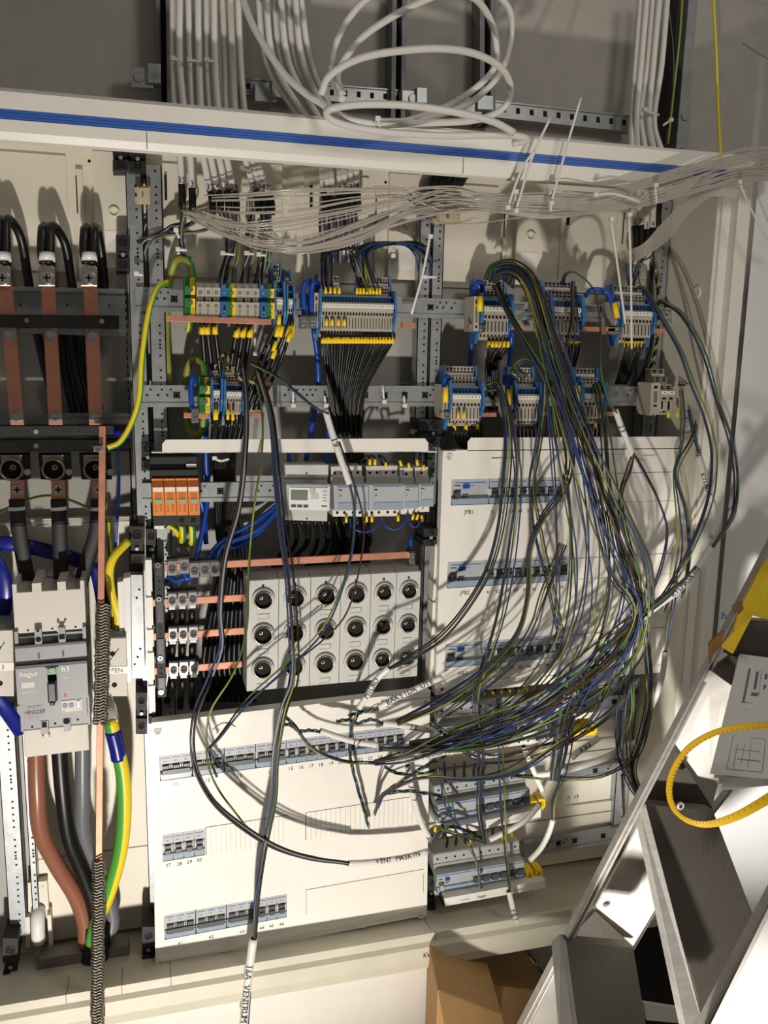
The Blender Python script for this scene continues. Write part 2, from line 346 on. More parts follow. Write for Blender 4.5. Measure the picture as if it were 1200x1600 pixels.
# black plastic rail ends
def block_end(x, y, w_, h, mm, label, holes=2, dep=.06):
    P = Patch((x, y), (x + w_, y), (x, y + h), (x + w_, y + h), mm); m = MB()
    P.box(m, 0, 1, 0, .42, -dep, 0, 'black_matt'); P.box(m, .08, .92, .42, .62, -dep, -.008, 'black_matt'); P.box(m, 0, 1, .62, 1, -dep, -.002, 'black_matt')
    for v in ((.2, .8) if holes > 1 else (.2,)):
        r = min(P.W * .32, P.H * .14); c = P.p(.5, v, .0008 if v < .5 else -.0012); m.ring(c, (0, -1, 0), r * .8, r * 1.05, .0012, 'black', 18); P.disc(m, .5, v, r * .8, -.01, .0005 if v < .5 else -.0015, 'hole')
    screw(m, P.p(.5, .52, -.006), .0035, 'zinc', False)
    o = one('rail_bracket', m, label, 'bracket', 'black plastic rail brackets', bevel=.001); return o
for a in [(176, 222, 25, 44, 90, 'black plastic bracket capping the left upright rail under the rim'), (202, 224, 26, 44, 90, 'black plastic bracket capping the second upright rail under the rim'),
          (181, 367, 22, 58, 80, 'black plastic bracket halfway up the left upright rail above the terminals'), (221, 692, 20, 44, 84, 'black plastic bracket at the left end of the white shelf'),
          (202, 822, 24, 70, 88, 'black plastic bracket on the left rail below the clear cover'), (228, 826, 16, 64, 86, 'black plastic bracket beside the top chrome clamps'),
          (212, 1082, 18, 66, 92, 'black plastic bracket left of the fuse area bottom'), (232, 1098, 17, 34, 96, 'small black plastic bracket above the corner of the lower left cover'),
          (222, 1448, 20, 74, 120, 'black plastic bracket at the bottom left corner of the lower left cover'), (4, 1466, 24, 92, 100, 'black plastic bracket at the bottom left edge of the photo'),
          (655, 655, 46, 44, 96, 'black plastic bracket under the middle rails beside the right cover'), (662, 826, 26, 28, 120, 'black plastic bracket between the meter row and the right cover'),
          (672, 1076, 12, 60, 96, 'black plastic bracket between the lower left cover and the breakers'), (669, 1368, 12, 58, 112, 'black plastic bracket under the bottom breaker row'),
          (1078, 680, 20, 18, 110, 'black plastic bracket at the top right corner of the right cover'), (1030, 1052, 18, 14, 110, 'black plastic bracket at the bottom right corner of the right cover'),
          (1080, 300, 40, 22, 90, 'black plastic bracket at the top of the right upright rail'), (1066, 340, 10, 10, 60, 'tiny black plastic stop on the right upright rail')]: block_end(*a)
m = MB(); P = Patch((670, 272), (738, 266), (668, 306), (720, 298), 110); P.box(m, 0, 1, .15, .75, -.04, 0, 'black_matt'); P.box(m, .05, .6, 0, 1, -.05, .004, 'black'); P.box(m, .6, 1, .0, .45, -.04, .008, 'black')
for u in (.25, .45): screw(m, P.p(u, .85, .005), .003, 'zinc', False)
for i in range(5): P.box(m, .1 + i * .17, .14 + i * .17, .1, .5, 0, .010, 'black_matt')
one('cable_bracket', m, 'black ribbed bracket under the rim at the top of the middle rails', 'bracket', 'black plastic rail brackets', bevel=.0008)
for i, (x, y, w_, h, mm, lab) in enumerate([(211, 290, 24, 27, 90, 'beige plastic clip at the top of the second left upright rail'), (677, 328, 44, 20, 86, 'beige plastic clip at the top of the middle rails below the clear strands'), (1086, 346, 24, 20, 80, 'beige plastic clip at the top of the right upright rail')]):
    P = Patch((x, y), (x + w_, y), (x, y + h), (x + w_, y + h), mm); m = MB(); P.box(m, .1, 1, 0, 1, -.02, -.006, 'beige'); P.box(m, .2, .9, .12, .88, -.006, 0, 'beige'); P.box(m, 0, .12, .1, .35, -.02, 0, 'beige'); P.box(m, 0, .12, .65, .9, -.02, 0, 'beige'); P.box(m, .45, .55, .35, .65, 0, .001, 'terminal_dark')
    one('plastic_clip', m, lab, 'clip', 'beige plastic clips', bevel=.0008)
# left wide zinc plates behind the busbars
P = Patch((-60, 446), (196, 452), (-60, 518), (200, 526), 60); m = MB(); P.box(m, 0, 1, 0, .1, -.02, .006, 'zinc'); P.box(m, 0, 1, .1, .95, -.004, 0, 'zinc'); P.box(m, 0, 1, .9, 1, -.02, .003, 'zinc')
for x in (32, 105, 171): 
    u, v = P.uv(x, 477); P.disc(m, u, v, .0018, 0, .0006, 'hole')
one('mounting_plate', m, 'wide zinc crossbar behind the upper end of the copper busbars', 'mounting plate')
P = Patch((-60, 646), (205, 646), (-60, 668), (205, 666), 58); m = MB(); P.box(m, 0, 1, 0, 1, -.02, 0, 'zinc'); one('mounting_plate', m, 'dark zinc crossbar behind the lower end of the copper busbars', 'mounting plate')
# zinc side channel of the fuse field and white strip
P = Patch((201, 898), (224, 898), (203, 1060), (228, 1060), 110); m = MB(); P.box(m, 0, .95, 0, 1, -.03, 0, 'zinc'); P.box(m, -.35, -.02, .05, 1.03, -.02, .004, 'white')
for v in (.14, .22, .71, .79, .86): P.disc(m, .5 + (v * 7 % 1 - .5) * .4, v, .002, 0, .0007, 'hole')
one('side_channel', m, 'bright zinc channel beside the four rows of chrome clamps', 'channel', bevel=.0006)
P = Patch((227, 875), (237, 875), (233, 1115), (243, 1113), 116); m = MB(); 
for a, b in ((0, .2), (.24, .42), (.45, .56), (.6, .78), (.82, 1)): P.box(m, 0, 1, a, b, -.02, 0, 'white')
P.box(m, .1, .8, 0, 1, -.02, -.004, 'white'); one('plastic_strip', m, 'white notched plastic strip left of the chrome clamps', 'strip')
P = Patch((680, 850), (691, 852), (671, 1075), (679, 1075), 118); m = MB()
for a, b in ((0, .22), (.26, .36), (.4, .62), (.66, .9)): P.box(m, 0, 1, a, b, -.03, 0, 'white')
P.box(m, .1, .8, 0, 1, -.03, -.005, 'white'); one('plastic_strip', m, 'white notched plastic strip at the left edge of the right cover', 'strip')
P = Patch((241, 878), (255, 878), (246, 1090), (260, 1089), 112); m = MB(); P.box(m, 0, 1, 0, 1, -.03, 0, 'black_matt')
for a, b in ((0.0, .1), (.24, .44), (.55, .74), (.84, .95)): P.box(m, .15, .85, a + .01, b, 0, .002, 'black')
for v in (.02, .265, .70, .955): screw(m, P.p(.4, v, .002), .0045, 'chrome')
for v in (.14, .2, .48, .53, .78, .82): P.disc(m, .5, v, .0016, 0, .0008, 'hole')
one('busbar_holder', m, 'black plastic busbar holder with chrome screws left of the clamps', 'busbar holder')
# ================================================================ covers
def cover(P, holes, name='cover', back=.02, extra=None):
    m = MB(); us = [0, 1]; vs_ = [0, 1]; H = []
    for h in holes:
        a = [P.uv(*q) for q in h]; u0 = (a[0][0] + a[2][0]) / 2; u1 = (a[1][0] + a[3][0]) / 2; v0 = (a[0][1] + a[1][1]) / 2; v1 = (a[2][1] + a[3][1]) / 2; H.append((u0, u1, v0, v1))
    rows = sorted(set([0, 1] + [h[2] for h in H] + [h[3] for h in H]))
    for i in range(len(rows) - 1):
        a, b = rows[i], rows[i + 1]; mid = (a + b) / 2; cuts = [0]
        for h in H:
            if h[2] < mid < h[3]: cuts += [h[0], h[1]]
        cuts.append(1)
        for k in range(0, len(cuts), 2): P.face(m, cuts[k], cuts[k + 1], a, b, 0, 'white')
    for u0, u1, v0, v1 in H:
        for (a, b, c, d) in ((u0, v0, u1, v0), (u1, v0, u1, v1), (u1, v1, u0, v1), (u0, v1, u0, v0)): m.quad(P.p(a, b), P.p(c, d), P.p(c, d, -.012), P.p(a, b, -.012), 'white')
    for (a, b, c, d) in ((0, 0, 0, 1), (0, 1, 1, 1), (1, 1, 1, 0), (1, 0, 0, 0)): m.quad(P.p(a, b), P.p(c, d), P.p(c, d, -back), P.p(a, b, -back), 'white')
    if extra: extra(m)
    return m, H
# device pieces inside an opening
def breaker(P, u0, u1, v0, v1, poles, label, group, rcd=False, name='circuit_breaker', deep=.05):
    t = thing(name, label, 'circuit breaker' if not rcd else 'residual current breaker', P.p((u0 + u1) / 2, v1, -deep), group)
    g = (u1 - u0) * .015; a, b = u0 + g, u1 - g; h = v1 - v0; w_ = (b - a) / poles
    m = MB(); P.box(m, a, b, v0 - .1 * h, v0 + .40 * h, -deep, -.003, 'breaker'); P.box(m, a, b, v0 + .40 * h, v0 + .72 * h, -deep, -.009, 'breaker'); P.box(m, a, b, v0 + .72 * h, v1 + .1 * h, -deep, -.005, 'breaker')
    for k in range(poles if not rcd else 1):
        c = a + k * w_; cw = w_ if not rcd else (b - a); P.box(m, c + cw * .1, c + cw * .9, v0 + .13 * h, v0 + .16 * h, -.003, -.0026, 'blue_stripe'); P.box(m, c + cw * .3, c + cw * .6, v0 + .26 * h, v0 + .28 * h, -.003, -.0026, 'ink_soft')
    link('body', m, t)
    if rcd:
        m = MB(); P.box(m, a + (b - a) * .30, a + (b - a) * .47, v0 + .22 * h, v0 + .36 * h, -.003, .0005, 'blue'); link('test_button', m, t, label='small blue push button')
        m = MB(); P.box(m, a + (b - a) * .08, a + (b - a) * .22, v0 + .5 * h, v0 + .68 * h, -.009, .004, 'toggle'); link('toggle', m, t)
        m = MB(); P.box(m, a + (b - a) * .08, a + (b - a) * .24, v0 + .24 * h, v0 + .27 * h, -.003, -.0024, 'ink'); P.box(m, a + (b - a) * .3, a + (b - a) * .46, v0 + .68 * h, v0 + .71 * h, -.009, -.0024, 'ink'); link('printed_marks', m, t)
    else:
        m = MB()
        for k in range(poles):
            c = a + k * w_; P.box(m, c + w_ * .2, c + w_ * .8, v0 + .42 * h, v0 + .58 * h, -.009, .002, 'toggle')
        if poles > 1: P.box(m, a + w_ * .2, b - w_ * .2, v0 + .56 * h, v0 + .74 * h, -.009, .005, 'toggle')
        else: P.box(m, a + w_ * .24, b - w_ * .24, v0 + .55 * h, v0 + .72 * h, -.009, .006, 'toggle')
        link('toggle', m, t)
        m = MB()
        for k in range(poles + 1):
            if 0 < k < poles or poles == 1:
                c = a + k * w_
                for s in (-.13, .05): P.box(m, c + w_ * s, c + w_ * (s + .07), v0 + .40 * h, v0 + .66 * h, -.009, .001, 'white_gloss')
        if m.v: link('lever_guard', m, t)
    m = MB(); P.box(m, a + (b - a) * .02, b - (b - a) * .02, v0 + .76 * h, v1 - .02 * h, -.005, -.001, 'breaker_window'); link('label_window', m, t)
    return t
def row(P, h, widths, names, where, group, rcd_first=False):
    tot = sum(widths); u = h[0]
    for i, (w_, n) in enumerate(zip(widths, names)):
        uw = (h[1] - h[0]) * w_ / tot; rc = rcd_first and i == 0
        if rc: lab = f'residual current breaker with a blue button above {n}, {where}'
        else: lab = f'{ORD[i]} breaker from the left, {"three pole, " if w_ == 3 else ""}number {n}, {where}'
        breaker(P, u, u + uw, h[2], h[3], 1 if rc else w_, lab, group, rc); u += uw
# ---- lower left cover
PL = Patch((237, 1133), (672, 1083), (243, 1512), (667, 1430), 135)
HL = [((248, 1174), (632, 1140), (251, 1216), (632, 1174)), ((253, 1304), (320, 1295), (255, 1345), (320, 1338)), ((256, 1430), (448, 1397), (258, 1470), (448, 1432))]
def exL(m):
    P = PL
    P.box(m, 0, 1, -.012, .012, -.02, .003, 'white'); P.box(m, .01, .99, .955, .975, 0, .0025, 'white')
    for x, y in ((350, 1138), (590, 1108), (353, 1478), (568, 1441)):
        u, v = P.uv(x, y); n = 14; a = .04 ; pts = [P.p(u - a + 2 * a * k / n, v - .022 * math.sin(math.pi * k / n) * (1 if y < 1300 else -1), .0008) for k in range(n + 1)]; m.prism(pts, (0, -.0025, 0), 'white')
    for q in ([(322, 1293), (450, 1273), (322, 1336), (450, 1318)], [(478, 1270), (666, 1243), (478, 1312), (666, 1290)]):
        a = P.uv(*q[0]); b = P.uv(*q[1]); c = P.uv(*q[2]); n = int(abs(q[1][0] - q[0][0]) / 7.5)
        P.box(m, a[0], b[0], a[1] - .002, a[1], 0, .0007, 'ink_soft')
        for k in range(n): uu = a[0] + (b[0] - a[0]) * k / n; P.box(m, uu, uu + .0012, a[1], c[1], 0, .0006, 'grey_paint'); P.box(m, uu + .0012, uu + .0145, a[1], c[1], 0, .0008, 'white')
        P.box(m, a[0] - .002, a[0], a[1], c[1], 0, .001, 'ink_soft')
    a = P.uv(478, 1390); b = P.uv(662, 1365); c = P.uv(478, 1428); P.box(m, a[0], b[0], a[1], a[1] + .002, 0, .0006, 'ink_soft'); P.box(m, a[0], a[0] + .0015, a[1], c[1], 0, .0006, 'ink_soft'); P.box(m, b[0] - .0015, b[0], b[1], c[1] - .0, 0, .0006, 'ink_soft')
    for x, y in ((241, 1143), (250, 1503), (658, 1430), (668, 1096)):
        u, v = P.uv(x, y); m.ring(P.p(min(max(u, .02), .98), v, 0), (0, -1, 0), .004, .0065, .003, 'white', 18); P.disc(m, min(max(u, .02), .98), v, .004, 0, .002, 'terminal')
    for s, x, y in [('11', 274, 1225), ('13', 374, 1212), ('15', 454, 1201), ('16', 470, 1199), ('17', 486, 1197), ('18', 501, 1195), ('19', 517, 1193), ('20', 532, 1191), ('27', 263, 1352), ('28', 280, 1350), ('29', 296, 1347), ('30', 311, 1344), ('41', 281, 1474), ('42', 330, 1464), ('43', 378, 1456), ('44', 409, 1450), ('45', 424, 1447), ('46', 440, 1444), ('12', 324, 1219), ('14', 422, 1206), ('21', 547, 1189), ('22', 563, 1187), ('23', 578, 1185), ('24', 594, 1183), ('25', 609, 1181), ('26', 624, 1179)]:
        u, v = P.uv(x, y); P.text(m, s, u, v + .006, .0095)
m, H = cover(PL, HL, extra=exL); one('device_cover', m, 'white cover panel at the lower left with circuit numbers 11 to 46', 'cover panel')
row(PL, H[0], [3, 3, 3, 3] + [1] * 12, ['11', '12', '13', '14'] + [str(i) for i in range(15, 27)], 'top row of lower left cover', 'breakers in the top row of the lower left cover')
row(PL, H[1], [1] * 4, ['27', '28', '29', '30'], 'middle row of lower left cover', 'breakers in the middle row of the lower left cover')
row(PL, H[2], [3, 3, 3, 1, 1, 1], ['41', '42', '43', '44', '45', '46'], 'bottom row of lower left cover', 'breakers in the bottom row of the lower left cover')
# ---- right cover
PR = Patch((692, 705), (1088, 700), (680, 1086), (1056, 1048), 135)
HR = [((706, 749), (882, 745), (704, 789), (882, 785)), ((700, 877), (888, 869), (698, 918), (888, 909)), ((696, 1007), (881, 991), (695, 1043), (880, 1028))]
def exR(m):
    P = PR
    for x0, x1, y in ((885, 1083, 739), (890, 1078, 868), (884, 1068, 985)):
        a = P.uv(x0, y + (3 if y > 800 else 0)); b = P.uv(x1, y - (4 if y > 800 else 1)); P.box(m, a[0], b[0], (a[1] + b[1]) / 2, (a[1] + b[1]) / 2 + .002, 0, .0006, 'ink_soft')
    for x0, x1, y in ((930, 1085, 786), (905, 1076, 905)):
        a = P.uv(x0, y); b = P.uv(x1, y); P.box(m, a[0], b[0], a[1], a[1] + .0015, 0, .0005, 'grey_paint')
    P.box(m, .94, .943, .02, .97, 0, .0006, 'grey_paint'); P.box(m, 0, 1, .0, .02, 0, .001, 'white'); P.box(m, 0, 1, .965, .985, 0, .002, 'white')
    for x, y in ((786, 716), (1006, 712), (780, 1058), (972, 1042)):
        u, v = P.uv(x, y); n = 14; a = .045; pts = [P.p(u - a + 2 * a * k / n, v + .014 * math.sin(math.pi * k / n) * (1 if y < 900 else -1), .0008) for k in range(n + 1)]; m.prism(pts, (0, -.0025, 0), 'white')
    for x, y in ((701, 714), (1080, 708), (690, 1077), (1047, 1045)):
        u, v = P.uv(x, y); m.ring(P.p(u, v, 0), (0, -1, 0), .004, .0065, .003, 'white', 18); P.disc(m, u, v, .004, 0, .002, 'terminal')
    for s, x, y, z in [('JFB1', 732, 803, 11), ('JFB2', 726, 929, 11), ('JFB3', 722, 1055, 11)] + [(str(51 + i), 769 + i * 14.3, 802 - i * .5, 9) for i in range(7)] + [(str(61 + i), 763 + i * 14.2, 927 - i * .9, 9) for i in range(9)] + [(str(81 + i), 757 + i * 14, 1049 - i * 1.1, 9) for i in range(8)]:
        u, v = P.uv(x, y); P.text(m, s, u, v, z * .001)
m, H = cover(PR, HR, extra=exR); one('device_cover', m, 'white cover panel at the right marked JFB1 and JFB2 behind the wire tangle', 'cover panel')
for h, j, n0, n, wh in zip(H, ('JFB1', 'JFB2', 'JFB3'), (51, 61, 81), (8, 9, 8), ('top', 'middle', 'bottom')):
    row(PR, h, [4] + [1] * n, [j] + [str(n0 + i) for i in range(n)], f'{wh} row of right cover', f'breakers in the row {j} of the right cover', True)
def flange(tl, tr, bl, br, mm, cut, label):
    P = Patch(tl, tr, bl, br, mm); m = MB(); n = [P.p(0, 1), P.p(cut, 1), P.p(cut, .25), P.p(cut + .01, 0), P.p(1 - cut - .01, 0), P.p(1 - cut, .25), P.p(1 - cut, 1), P.p(1, 1)]
    m.prism([P.p(cut, 1), P.p(cut, .3), P.p(cut + .012, 0), P.p(1 - cut - .012, 0), P.p(1 - cut, .3), P.p(1 - cut, 1)], (0, .0015, 0), 'white'); P.box(m, 0, 1, .93, 1.0, -.02, 0, 'white')
    one('cover_flange', m, label, 'cover flange')
flange((237, 687), (683, 685), (237, 708), (683, 707), 132, .034, 'white sheet shelf strip above the surge arresters and meter')
flange((712, 684), (1098, 682), (712, 705), (1098, 701), 137, .045, 'white sheet strip standing above the right cover')
# ================================================================ terminal blocks
def strip(tl, tr, bl, br, n, where, grp, blue_ends=True, tiers=True, mat='terminal', mm=138, end_clamp=True, empty=(), beige=False):
    P = Patch(tl, tr, bl, br, mm); ne = 1.3 if blue_ends else .2; du = 1 / (n + 2 * ne); bl_ = 'terminal_blue'
    if blue_ends:
        for s, sd in ((0, 'left'), (1, 'right')):
            m = MB(); u0, u1 = (du * .35, du * 1.1) if s == 0 else (1 - du * 1.1, 1 - du * .35)
            prof = [(-.02, -.045), (.22, -.04), (.24, -.008), (.62, -.002), (.70, -.006), (.95, -.03), (1.06, -.034), (1.06, -.06), (0, -.066)]
            m.prism([P.p(u0, v, d) for v, d in prof], P.p(u1, 0) - P.p(u0, 0), bl_)
            one('end_plate', m, f'blue end plate on the {sd} side of {where}', 'end plate')
    if end_clamp:
        m = MB(); P.box(m, -du * 1.1, du * .25, .30, .86, -.06, -.012, 'terminal'); P.box(m, -du * .7, -du * .2, .36, .42, -.012, -.011, 'hole'); P.box(m, -du * .7, -du * .2, .48, .72, -.012, -.011, 'terminal_dark'); P.box(m, -du * .7, -du * .2, .77, .81, -.012, -.011, 'hole')
        one('end_clamp', m, f'grey end clamp at the left of {where}', 'end clamp')
    for i in range(n):
        a = du * (ne + i); b = a + du * .93; wd = b - a
        lab = f'{ORD[i]} block from the left in {where}'
        t = thing('terminal_block', lab, 'terminal block', P.p((a + b) / 2, .9, -.066), grp)
        def HOLES(m, a=a, b=b, wd=wd, i=i):
            P.box(m, a + wd * .2, b - wd * .2, .60, .65, -.008, -.0074, 'hole'); P.box(m, a + wd * .36, b - wd * .36, .69, .86, -.014, -.0134, 'hole'); P.box(m, a + wd * .25, b - wd * .25, .91, .95, -.03, -.0294, 'hole')
            if tiers and i not in empty:
                P.box(m, a + wd * .2, b - wd * .2, .02, .06, -.046, -.0454, 'hole'); P.box(m, a + wd * .2, b - wd * .2, .075, .095, -.046, -.0454, 'hole'); P.box(m, a + wd * .2, b - wd * .2, .18, .215, -.034, -.0334, 'hole'); P.box(m, a + wd * .2, b - wd * .2, .24, .27, -.034, -.0334, 'hole')
        m = MB()
        if tiers and i not in empty:
            P.box(m, a, b, 0, .17, -.066, -.046, mat); P.box(m, a, b, .17, .32, -.066, -.034, mat)
        P.box(m, a, b, .32, .335, -.066, -.02, mat); P.box(m, a, b, .44, .66, -.066, -.008, mat); P.box(m, a, b, .66, .90, -.066, -.014, mat); P.box(m, a, b, .90, 1.0, -.066, -.03, mat)
        HOLES(m)
        link('housing', m, t)
        m = MB(); P.box(m, a, b, .335, .44, -.066, -.018, bl_ if not beige else 'terminal'); P.box(m, a + wd * .25, b - wd * .25, .355, .385, -.018, -.0173, 'hole'); P.box(m, a + wd * .2, b - wd * .2, .40, .43, -.018, -.0173, 'hole'); link('jumper_slot', m, t)
        if tiers and i not in empty: m = MB(); P.box(m, a, b, .105, .15, -.046, -.044, 'white'); link('marker', m, t, label='white marking tag of the upper tier')
        m = MB(); P.box(m, a, b, .465, .53, -.008, -.0055, 'white'); P.box(m, a + wd * .35, b - wd * .35, .485, .505, -.0055, -.0052, 'ink'); link('marker', m, t, label='white marking tag')
    return P, du, ne
T3 = strip((500, 427), (624, 431), (497, 526), (622, 528), 24, 'the longest terminal strip', 'terminals of the longest strip', empty=(7, 8, 9, 10, 11, 12, 13, 0, 1, 2, 3, 4))
T4 = strip((752, 433), (809, 436), (750, 531), (806, 532), 7, 'the upper strip right of the middle rails', 'terminals of the upper strip right of the middle rails')
T5 = strip((860, 436), (919, 438), (862, 531), (918, 533), 7, 'the upper strip, centre of the right field', 'terminals of the upper strip in the middle of the right field')
T6 = strip((972, 443), (1031, 446), (972, 535), (1029, 537), 8, 'the rightmost upper strip', 'terminals of the rightmost upper strip')
T7 = strip((703, 573), (762, 574), (701, 668), (760, 668), 8, 'the lower strip right of the middle rails', 'terminals of the lower strip right of the middle rails')
T8 = strip((805, 575), (853, 576), (804, 668), (851, 668), 6, 'the lower strip beneath the wire bundle', 'terminals of the lower strip beneath the wire bundle')
T9 = strip((910, 576), (956, 577), (907, 664), (952, 664), 5, 'the lower strip, centre of the right field', 'terminals of the lower strip in the middle of the right field')
T10 = strip((1036, 577), (1062, 578), (1033, 650), (1058, 650), 2, 'the pale lower right terminal group', 'terminals of the pale lower right group', blue_ends=False, beige=True)
T0b = strip((349, 574), (386, 575), (348, 657), (383, 657), 5, 'the narrow lower left strip', 'narrow terminals of the lower left strip', end_clamp=False)
T0a = strip((328, 571), (352, 571), (327, 657), (350, 657), 2, 'the wide lower left strip', 'wide terminals of the lower left strip', end_clamp=False)
T2a = strip((427, 408), (449, 409), (428, 534), (449, 534), 2, 'the tall pair beside yellow tags', 'tall terminals beside the yellow tags', end_clamp=False)
T2b = strip((448, 419), (463, 420), (447, 524), (463, 524), 2, 'the shorter pair left of the blue loops', 'shorter terminals left of the blue loops', end_clamp=False)
# pale stack of slim blocks at the far right
P = Patch((1022, 600), (1037, 600), (1020, 650), (1034, 650), 134); m = MB()
for k in range(6): P.box(m, k / 6, k / 6 + .13, .04 * (k % 2), 1 - .03 * (k % 3), -.06, -.01, 'terminal'); P.box(m, k / 6 + .02, k / 6 + .1, .3, .7, -.01, -.0095, 'terminal_dark')
one('end_clamp', m, 'pale ribbed end clamps at the far right end of the lower rail', 'end clamp')
# protective earth block and wide screw terminals
def earth(tl, tr, bl, br, label):
    P = Patch(tl, tr, bl, br, 136); t = thing('earth_terminal', label, 'earth terminal', P.p(.5, 1, -.06), 'green and yellow earth terminals')
    for nm, a, b, mt in (('green_half', 0, .58, 'green'), ('yellow_half', .58, 1, 'tag_yellow')):
        m = MB(); P.box(m, a, b, 0, .24, -.06, -.022, mt); P.box(m, a, b, .24, .46, -.06, 0, mt); P.box(m, a, b, .46, .56, -.06, -.016, mt); P.box(m, a, b, .56, 1, -.06, 0, mt)
        for k in range(4): P.box(m, a + (b - a) * .12, b - (b - a) * .12, .05 + k * .045, .06 + k * .045, -.022, -.0215, 'hole'); P.box(m, a + (b - a) * .12, b - (b - a) * .12, .8 + k * .045, .81 + k * .045, 0, .0005, 'hole')
        link(nm, m, t)
    for v in (.33, .68):
        m = MB(); screw(m, P.p(.55, v, .0), .0038, 'chrome', False); link('screw', m, t)
earth((289, 433), (305, 433), (289, 492), (305, 493), 'large green and yellow earth terminal at the left of the upper screw terminals')
earth((312, 590), (328, 590), (312, 645), (328, 646), 'large green and yellow earth terminal on the lower rail')
P = Patch((308, 440), (430, 442), (306, 495), (429, 498), 136); cols = ['g', 'g', 'g', 'b', 'e', 'g', 'g', 'g', 'b', 'e']; cnt = {'g': 0, 'b': 0, 'e': 0}
for i, c in enumerate(cols):
    a = i / 10 + .001; b = a + .097; mt = {'g': 'terminal', 'b': 'terminal_blue', 'e': 'green'}[c]; nm = {'g': 'grey', 'b': 'blue', 'e': 'green and yellow'}[c]
    lab = f'{ORD[cnt[c]]} {nm} screw terminal from the left, above the copper bar'; cnt[c] += 1
    t = thing('screw_terminal', lab, 'screw terminal', P.p((a + b) / 2, 1, -.06), 'wide screw terminals on the upper rail')
    m = MB(); m2 = 'tag_yellow' if c == 'e' else mt; mid = a + (b - a) * .5
    for lo, hi, d in ((0, .16, -.024), (.16, .42, -.004), (.42, .56, -.014), (.56, 1, 0)):
        P.box(m, a, mid, lo, hi, -.06, d, mt); P.box(m, mid, b, lo, hi, -.06, d, m2)
    for k in range(4): P.box(m, a + .03, b - .03, .78 + k * .05, .79 + k * .05, 0, .0005, 'hole')
    link('housing', m, t)
    m = MB(); P.box(m, a + .028, b - .028, .06, .14, -.024, -.022, 'white'); P.box(m, a + .04, b - .04, .09, .11, -.022, -.0217, 'ink'); link('marker', m, t)
    for v, d in ((.30, -.004), (.68, 0)):
        m = MB(); P.disc(m, (a + b) / 2, v, .0028, d, d + .0008, 'hole'); P.disc(m, (a + b) / 2, v, .0022, d, d + .001, 'zinc'); link('screw', m, t)
    if c == 'b':
        m = MB(); P.box(m, a + .01, b - .01, .56, .98, 0, .007, 'terminal_blue'); P.box(m, a + .035, b - .035, .66, .9, .007, .0075, 'hole'); P.disc(m, (a + b) / 2, .84, .0018, .0075, .0085, 'zinc'); link('disconnect_lever', m, t, label='blue lever')
    if c == 'g':
        m = MB(); P.box(m, a + .015, b - .015, .42, .56, -.014, -.003, 'terminal_dark'); P.disc(m, (a + b) / 2, .48, .0012, -.003, -.0025, 'hole'); link('link_cap', m, t)
# ---- copper bars
def bar(a, b, th, mm, label, grp=None, mat='copper', name='copper_bar', dep=.006):
    ma, mb_ = mm if isinstance(mm, tuple) else (mm, mm); A, B = at(*a, -ma * .001), at(*b, -mb_ * .001); d = (B - A).normalized(); n = Vector((-d.z, 0, d.x)) * th / 2
    m = MB(); m.hexa([A + n, B + n, B - n, A - n, A + n + Vector((0, dep, 0)), B + n + Vector((0, dep, 0)), B - n + Vector((0, dep, 0)), A - n + Vector((0, dep, 0))], mat)
    return one(name, m, label, 'busbar', grp, bevel=.0006)
bar((259, 497), (424, 503), .0095, 141, 'copper bar running under the wide screw terminals')
bar((287, 649), (327, 650), .009, 132, 'short copper bar under the lower left earth terminal'); bar((392, 648), (413, 649), .009, 132, 'short shiny copper bar end right of the lower left terminals')
bar((628, 508), (650, 509), .0095, 128, 'short copper bar end right of the longest terminal strip'); bar((733, 510), (818, 512), .0085, 120, 'copper bar under the upper strip right of the middle rails'); bar((862, 513), (960, 515), .0085, 120, 'copper bar under the upper strips of the right field, left one')
bar((950, 516), (1040, 517), .0085, 120, 'copper bar under the rightmost upper strip'); bar((688, 648), (776, 648), .008, 120, 'copper bar under the lower strip right of the middle rails'); bar((840, 646), (860, 646), .008, 120, 'short copper bar end right of the lower strip beneath the wires'); bar((902, 647), (965, 647), .008, 120, 'copper bar under the lower strip in the middle of the right field'); bar((412, 600), (424, 600), .006, 120, 'tiny copper bar end above the lower rail beside the cable ties', None)
for i, ((x0, y0), (x1, y1), lab) in enumerate([((258, 887), (640, 867), 'long copper bar from the top clamps to the small clamp at its right end'), ((232, 943), (383, 934), 'copper bar through the second row of chrome clamps'), ((232, 996), (382, 986), 'copper bar through the third row of chrome clamps'), ((234, 1050), (378, 1038), 'copper bar through the bottom row of chrome clamps')]):
    bar((x0, y0), (x1, y1), .0125, 110, lab, 'copper bars of the clamp rows')
def clamp(x, y, w_, h, mm, label, grp='chrome wire clamps on copper bars', wire=True):
    P = Patch((x - w_ / 2, y - h / 2), (x + w_ / 2, y - h / 2 - .5), (x - w_ / 2, y + h / 2), (x + w_ / 2, y + h / 2 - .5), mm); t = thing('bar_clamp', label, 'clamp', P.p(.5, 1, -.02), grp)
    m = MB(); P.box(m, 0, 1, 0, 1, -.016, 0, 'chrome'); P.box(m, -.06, 1.06, -.12, .05, -.02, .002, 'black_matt'); link('body', m, t, bevel=.0006)
    m = MB(); r = P.W * .38; m.cyl(P.p(.5, .58, 0), P.p(.5, .55, .0045), r, 'chrome', 16); m.box(P.p(.5, .58).x - r * .7, P.p(.5, .58).x + r * .7, P.Y - .0052, P.Y - .0045, P.p(.5, .56).z - .0006, P.p(.5, .56).z + .0006, 'hole'); link('screw', m, t)
    if wire: m = MB(); P.box(m, .15, .85, 1.0, 1.22, -.014, -.003, 'white_gloss'); link('marker_ring', m, t)
